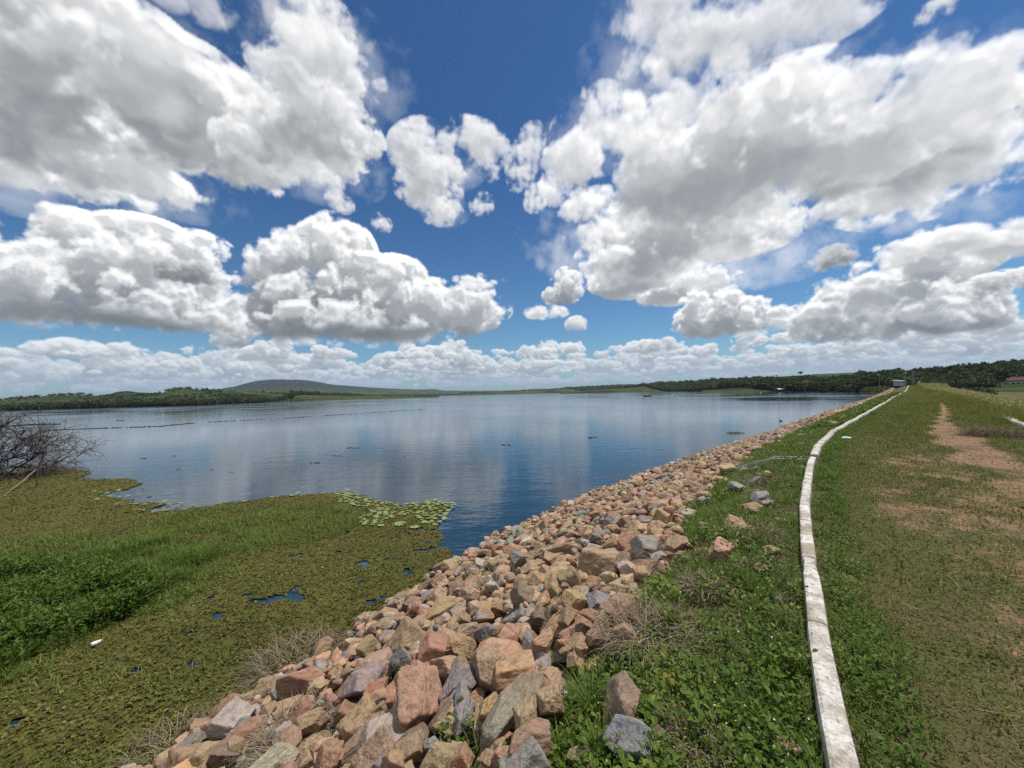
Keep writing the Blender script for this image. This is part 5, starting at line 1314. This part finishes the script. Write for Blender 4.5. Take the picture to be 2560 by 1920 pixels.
# fishing boat and the people in it
M_HULL = simple('tarred boat timber', (.055, .038, .030), .7, .3, 3); M_SKIN = simple('brown skin', (.20, .11, .07), .6, .1); M_SHIRT = simple('pale shirt', (.62, .60, .55), .9, .1); M_RED = simple('rust shirt', (.34, .12, .07), .9, .1); M_HAIR = simple('black hair', (.012, .01, .01), .6, .1)
bp = P(1619, 991, 0); bd = np.array([R_[0], R_[1], 0]); bd /= np.linalg.norm(bd); bnv = np.array([-bd[1], bd[0], 0]); bo = empty('fishing_boat', bp)
V = []; xs = np.linspace(-2.2, 2.2, 12)
for x in xs:
    wv = .62 * (1 - abs(x / 2.35) ** 2.6); sh = .42 + .16 * (x / 2.2) ** 2
    for yy, zz in ((-1, 1), (-.8, .15), (-.3, -.1), (.3, -.1), (.8, .15), (1, 1)): V.append(bd * x + bnv * (wv * yy) + np.array([0, 0, sh * zz if zz > 0 else -.10]))
    for yy, zz in ((.9, 1), (.25, .1), (-.25, .1), (-.9, 1)): V.append(bd * x + bnv * (wv * yy) + np.array([0, 0, sh * zz]))
Fq = [(i * 10 + j, i * 10 + (j + 1) % 10, (i + 1) * 10 + (j + 1) % 10, (i + 1) * 10 + j) for i in range(11) for j in range(10)]
MB().raw(V, Fq + [tuple(range(9, -1, -1)), tuple(110 + j for j in range(10))]).build('hull', M_HULL, bo)
for x in (-1.1, 0.1, 1.2): MB().box(tuple(bd * x + np.array([0, 0, .34])), (.22, 1.05, .04), math.atan2(bd[1], bd[0])).build('thwart', M_HULL, bo)
tag(bo, 'dark fishing boat with people aboard far out on the lake', 'boat')
def sitter(off, facing, mshirt, lab, stand=False):
    b = bp + bd * off + np.array([0, 0, .36 if not stand else .08]); f = bd * facing; s_ = np.cross(f, [0, 0, 1]); o = empty('person', b)
    me = bpy.data.meshes.new('body'); hip = .02 if not stand else .88; knee = (f * .42 + (0, 0, .02)) if not stand else (f * .04 + (0, 0, .48)); ft = (f * .45 + (0, 0, -.28)) if not stand else np.array([0, 0, .04])
    v = [(0, 0, hip), (0, 0, hip + .22), (0, 0, hip + .46), (0, 0, hip + .56), (0, 0, hip + .66), (0, 0, hip + .78)]; rd = [.15, .14, .16, .06, .095, .085]; e = [(0, 1), (1, 2), (2, 3), (3, 4), (4, 5)]
    for sg in (-1, 1):
        k = len(v); v += [tuple(s_ * .10 * sg + knee), tuple(s_ * .11 * sg + ft), tuple(s_ * .11 * sg + ft + f * .14)]; rd += [.075, .05, .045]; e += [(0, k), (k, k + 1), (k + 1, k + 2)]
        k = len(v); v += [tuple(s_ * .20 * sg + np.array([0, 0, hip + .47])), tuple(s_ * .27 * sg + f * .06 + np.array([0, 0, hip + .22])), tuple(s_ * .20 * sg + f * .27 + np.array([0, 0, hip + .14]))]; rd += [.06, .045, .035]; e += [(2, k), (k, k + 1), (k + 1, k + 2)]
    me.from_pydata([tuple(map(float, q)) for q in v], e, []); me.update(); ob = link(bpy.data.objects.new('body', me), o); mo = ob.modifiers.new('skin', 'SKIN'); ob.modifiers.new('smooth', 'SUBSURF').render_levels = 1
    for i, sv in enumerate(me.skin_vertices[0].data): sv.radius = (rd[i], rd[i]); sv.use_root = i == 0
    me.materials.append(M_SKIN)
    sh = MB().tube([(0, 0, hip - .04), (0, 0, hip + .2), (0, 0, hip + .42), (0, 0, hip + .53)], [.175, .165, .19, .10], 10)
    for sg in (-1, 1): sh.tube([tuple(s_ * .13 * sg + np.array([0, 0, hip + .48])), tuple(s_ * .245 * sg + f * .03 + np.array([0, 0, hip + .32]))], [.085, .07], 8)
    sh.build('shirt', mshirt, o, True); MB().tube([tuple(-f * .02 + np.array([0, 0, hip + .74])), tuple(-f * .015 + np.array([0, 0, hip + .82])), tuple(np.array([0, 0, hip + .875]))], [.10, .10, .04], 9).build('hair', M_HAIR, o, True)
    return tag(o, lab, 'person')
sitter(-1.1, 1, M_RED, 'person in a rust shirt seated at the left end of the boat'); sitter(.1, -1, M_SHIRT, 'person in a pale shirt seated amidships in the boat'); sitter(1.2, -1, M_RED, 'person in a rust shirt seated at the right end of the boat')
# white floats and the white-roofed shelter moored off the far bank
M_WHITE = simple('white painted metal', (.80, .80, .78), .5, .05); M_RAFT = simple('dark wet planks', (.07, .068, .06), .8, .3)
def at_far(px, d, z=0.0):
    a = azel(px, 980)[0]; return np.array([d * math.sin(a), d * math.cos(a), z])
for px, py, sc_v, lab in ((1681, 988.5, 1.0, 'white float bobbing on the lake right of the boat'), (1902, 982, .6, 'white float beside the moored planks off the far bank')):
    p = P(px, py, 0); MB().tube([p + (-.7 * sc_v, 0, .0), p + (-.55 * sc_v, 0, .25 * sc_v), p + (0, 0, .36 * sc_v), p + (.55 * sc_v, 0, .25 * sc_v), p + (.7 * sc_v, 0, 0)], [.06, .25 * sc_v, .32 * sc_v, .25 * sc_v, .06], 10).build('float', M_WHITE, smooth=True); o = bpy.context.scene.objects[-1] if False else COL.objects[-1]; tag(o, lab, 'float')
q0, q1 = P(1745, 980.5, 0), P(1982, 979.5, 0); o = MB().box(tuple((q0 + q1) / 2 + (0, 0, .12)), (float(np.linalg.norm(q1 - q0)), 1.6, .34), math.atan2(q1[1] - q0[1], q1[0] - q0[0])).build('floating_walkway', M_RAFT); tag(o, 'long low dark floating walkway in front of the far trees', 'walkway')
sp0 = P(1953, 979.5, 0); fS = float((sp0 - EYE) @ FW); u_ = fS / F_PX; sd_ = np.array([R_[0], R_[1], 0]); ang = math.atan2(sd_[1], sd_[0]); o = empty('floating_shelter', sp0)
MB().box((0, 0, .2), (24 * u_, 3.4, .3), ang).build('deck', M_RAFT, o)
for sx_ in (-10, 10):
    for sy_ in (-1.4, 1.4): c = sd_ * sx_ * u_ + np.array([-sd_[1], sd_[0], 0]) * sy_; MB().tube([tuple(c + (0, 0, .3)), tuple(c + (0, 0, 7.5 * u_))], .06, 6).build('post', M_WHITE, o)
rf = []; 
for sgx in (-11, 11):
    for yy, zz in ((-2.0, 6.6), (0, 8.6), (2.0, 6.6), (2.0, 6.3), (0, 8.3), (-2.0, 6.3)): rf.append(tuple(sd_ * sgx * u_ + np.array([-sd_[1], sd_[0], 0]) * yy + np.array([0, 0, zz * u_])))
MB().raw(rf, [(0, 1, 7, 6), (1, 2, 8, 7), (2, 3, 9, 8), (3, 4, 10, 9), (4, 5, 11, 10), (5, 0, 6, 11), (5, 4, 1, 0), (4, 3, 2, 1), (6, 7, 10, 11), (7, 8, 9, 10)]).build('roof', M_WHITE, o)
tag(o, 'floating shelter with a long white roof moored before the far trees', 'shelter')

# ------------------------------------------------------------------ shed, poles and houses beyond the end of the dam
M_SHED = simple('pale blue grey render', (.40, .42, .45), .9, .12, 2); M_DOOR = simple('dark opening', (.03, .03, .03), .9, .1); M_POLE = simple('grey concrete pole', (.30, .29, .27), .9, .2)
def spot(px, py, d):
    r = ray(px, py); return EYE + r * (d / math.hypot(r[0], r[1]))
sb = spot(2247, 963, 185); f = float((sb - EYE) @ FW); u_ = f / F_PX; o = empty('white_shed', sb, .25)
MB().box((0, 0, 4.0 * u_), (10 * u_, 2.2, 11.5 * u_)).build('wall', M_SHED, o)
rf = [(-6.0 * u_, -1.5, 9.6 * u_), (6.0 * u_, -1.5, 9.6 * u_), (6.0 * u_, 1.5, 12.0 * u_), (-6.0 * u_, 1.5, 12.0 * u_)]
MB().raw(rf + [(a, b, c + .12) for a, b, c in rf], [(3, 2, 1, 0), (4, 5, 6, 7), (0, 1, 5, 4), (1, 2, 6, 5), (2, 3, 7, 6), (3, 0, 4, 7)]).build('roof', M_WHITE, o)
MB().box((1.0 * u_, -1.1, 6.4 * u_), (3.0 * u_, .06, 2.4 * u_)).build('window', M_DOOR, o); tag(o, 'small white flat roofed shed beyond the end of the dam', 'shed')
def pole(px, base, top, d, lab, arm=0, lamp=False, thick=.12):
    b = spot(px, base, d); h = (base - top) * float((b - EYE) @ FW) / F_PX; o = empty('utility_pole' if not lamp else 'lamp_post', b)
    MB().tube([(0, 0, -.8), (0, 0, h)], [thick, thick * .7], 8).build('post', M_POLE, o)
    if arm: MB().box((0, 0, h - .3), (arm, .1, .12), .7).build('crossarm', M_POLE, o); 
    if arm:
        for k in (-.4, 0, .4): MB().tube([(k * arm * math.cos(.7), k * arm * math.sin(.7), h - .24), (k * arm * math.cos(.7), k * arm * math.sin(.7), h + .02)], [.05, .03], 6).build('insulator', M_WHITE, o)
    if lamp:
        MB().tube([(0, 0, h - .2), (-.35, -.2, h + .1), (-.8, -.45, h + .12)], .035, 6).build('arm', M_POLE, o); MB().box((-1.0, -.56, h + .12), (.55, .22, .12), .5, .7).build('lamp_head', M_WHITE, o)
    return tag(o, lab, 'pole' if not lamp else 'lamp')
pole(2285.5, 953, 926, 190, 'taller utility pole with a crossarm right of the white shed', 1.6)
pole(2281.5, 955, 928, 182, 'slender pole standing just left of the taller utility pole', 0, False, .10)
pole(2265, 956, 934, 178, 'lamp post with an arm between the shed and the utility poles', 0, True, .10)
pole(2262, 960, 940, 176, 'short dark pole close to the right side of the shed', 1.0, False, .11)
pole(2199, 963, 936, 200, 'lamp post standing in bushes left of the white shed', 0, True, .09)
pole(2149.5, 940, 919, 420, 'thin mast on the skyline left of the biggest dark tree', 1.8, False, .13)
pole(2472, 957, 940, 260, 'grey pole standing among trees on the right hillside', 0, False, .13)
pb = spot(2297, 958, 170); o = MB().box(tuple(pb + (0, 0, .25)), (.55, .5, .8), .4, .75).build('marker_stone', M_KERB); tag(o, 'small whitewashed block at the far end of the crest track', 'block')
M_WALLS = simple('stained whitewash', (.50, .46, .42), .95, .35, 1.2); M_TILE = simple('clay roof tiles', (.115, .052, .038), .9, .3, 4, .5)
hb = spot(2543, 966, 330); f = float((hb - EYE) @ FW); u_ = f / F_PX; yaw = -.62; o = empty('old_house', hb, yaw)
MB().box((1 * u_, 0, 7 * u_), (34 * u_, 20 * u_, 17 * u_)).build('wall', M_WALLS, o)
g = [(-19 * u_, -12 * u_, 15.0 * u_), (20 * u_, -12 * u_, 15.0 * u_), (20 * u_, 0, 24 * u_), (-19 * u_, 0, 24 * u_), (20 * u_, 12 * u_, 15.0 * u_), (-19 * u_, 12 * u_, 15.0 * u_)]
MB().raw(g + [(a, b, c - .3) for a, b, c in g], [(0, 1, 2, 3), (3, 2, 4, 5), (9, 8, 7, 6), (11, 10, 8, 9), (0, 6, 7, 1), (5, 4, 10, 11), (0, 3, 9, 6), (3, 5, 11, 9), (1, 7, 8, 2), (2, 8, 10, 4)]).build('roof', M_TILE, o)
for x_, w_ in ((-9, 4), (-1, 4.4), (9, 4.4)): MB().box((x_ * u_, -10.05 * u_, 6 * u_), (w_ * u_, .25 * u_, 7 * u_)).build('window', M_DOOR, o)
MB().box((15 * u_, -10.05 * u_, 4 * u_), (4 * u_, .25 * u_, 11 * u_)).build('door', M_DOOR, o); tag(o, 'old whitewashed house with a red tile roof at the far right', 'house')

# ------------------------------------------------------------------ litter
M_BAG = simple('blue white plastic', (.55, .72, .76), .35, .15, 6); M_FOAM = simple('white foam', (.82, .82, .78), .6, .05)
def scrap(px, py, size, flat, mat, name, lab, seed, cat):
    p, s, n = ground_at(px, py, .02); V, Fc = ICO[3]; r = np.random.default_rng(seed); o3 = r.uniform(-9, 9, 3)
    nz = np.array([mnoise.ridged_multi_fractal(Vector(v * 1.7 + o3), 1.0, 2.0, 4, 1.0, 2.0) for v in V]); q = V * (.55 + .30 * nz)[:, None] * np.array([1, .7, flat]) * size
    q[:, 2] = np.maximum(q[:, 2], -size * flat * .4) + size * flat * .35; o = build(name, q + p, Fc, mat, smooth=False); return tag(o, lab, cat)
scrap(2115, 1096, .15, .32, M_BAG, 'plastic_bag', 'pale blue crumpled plastic bag lying on the lawn past the drain', 5, 'bag')
scrap(2007, 1170, .05, .6, M_FOAM, 'paper_scrap', 'tiny white scrap in the weeds just this side of the drain', 6, 'scrap')
p = P(241, 1611, .05); mb = MB()
for sx_, ln in ((-.022, .125), (.022, .10)):
    k = 8; V = []
    a0 = .62
    for z in (0, .022):
        for i in range(k + 1): tt = i / k; V.append((sx_ - .016 * math.sin(math.pi * min(1, tt * 1.15 + .08)) ** .5, tt * ln - .056, z))
        for i in range(k + 1): tt = 1 - i / k; V.append((sx_ + .016 * math.sin(math.pi * min(1, tt * 1.15 + .08)) ** .5, tt * ln - .056, z))
    h = 2 * (k + 1); V = [(p[0] + x * math.cos(-a0) - y * math.sin(-a0), p[1] + x * math.sin(-a0) + y * math.cos(-a0), p[2] + z + .02) for x, y, z in V]
    mb.raw(V, [tuple(range(h - 1, -1, -1)), tuple(range(h, 2 * h))] + [(i, (i + 1) % h, h + (i + 1) % h, h + i) for i in range(h)])
V = [(p[0] + x * math.cos(-a0) - y * math.sin(-a0), p[1] + x * math.sin(-a0) + y * math.cos(-a0), p[2] + .02 + z) for z in (.002, .02) for x, y in ((-.025, .034), (.025, .019), (.025, .038), (-.025, .056))]
mb.raw(V, [(3, 2, 1, 0), (4, 5, 6, 7), (0, 1, 5, 4), (1, 2, 6, 5), (2, 3, 7, 6), (3, 0, 4, 7)])
o = mb.build('foam_scrap', M_FOAM); tag(o, 'white U shaped scrap of foam lying on the weed mat', 'scrap')
# ------------------------------------------------------------------ air
m = bpy.data.materials.new('air'); m.use_nodes = True; t = NT(m.node_tree); t.n.clear()
v = t.add('ShaderNodeVolumePrincipled'); v.inputs['Color'].default_value = (.62, .78, 1.0, 1); v.inputs['Density'].default_value = 7.0e-5; v.inputs['Anisotropy'].default_value = .1
o_ = t.add('ShaderNodeOutputMaterial'); t.l.new(v.outputs[0], o_.inputs['Volume'])
hz = MB().box((0, 0, 136), (34000, 34000, 284)).build('haze', m); tag(hz, 'thin blue haze over the lake and hills', kind='stuff')
print('all done', round(time.time() - T0, 1))
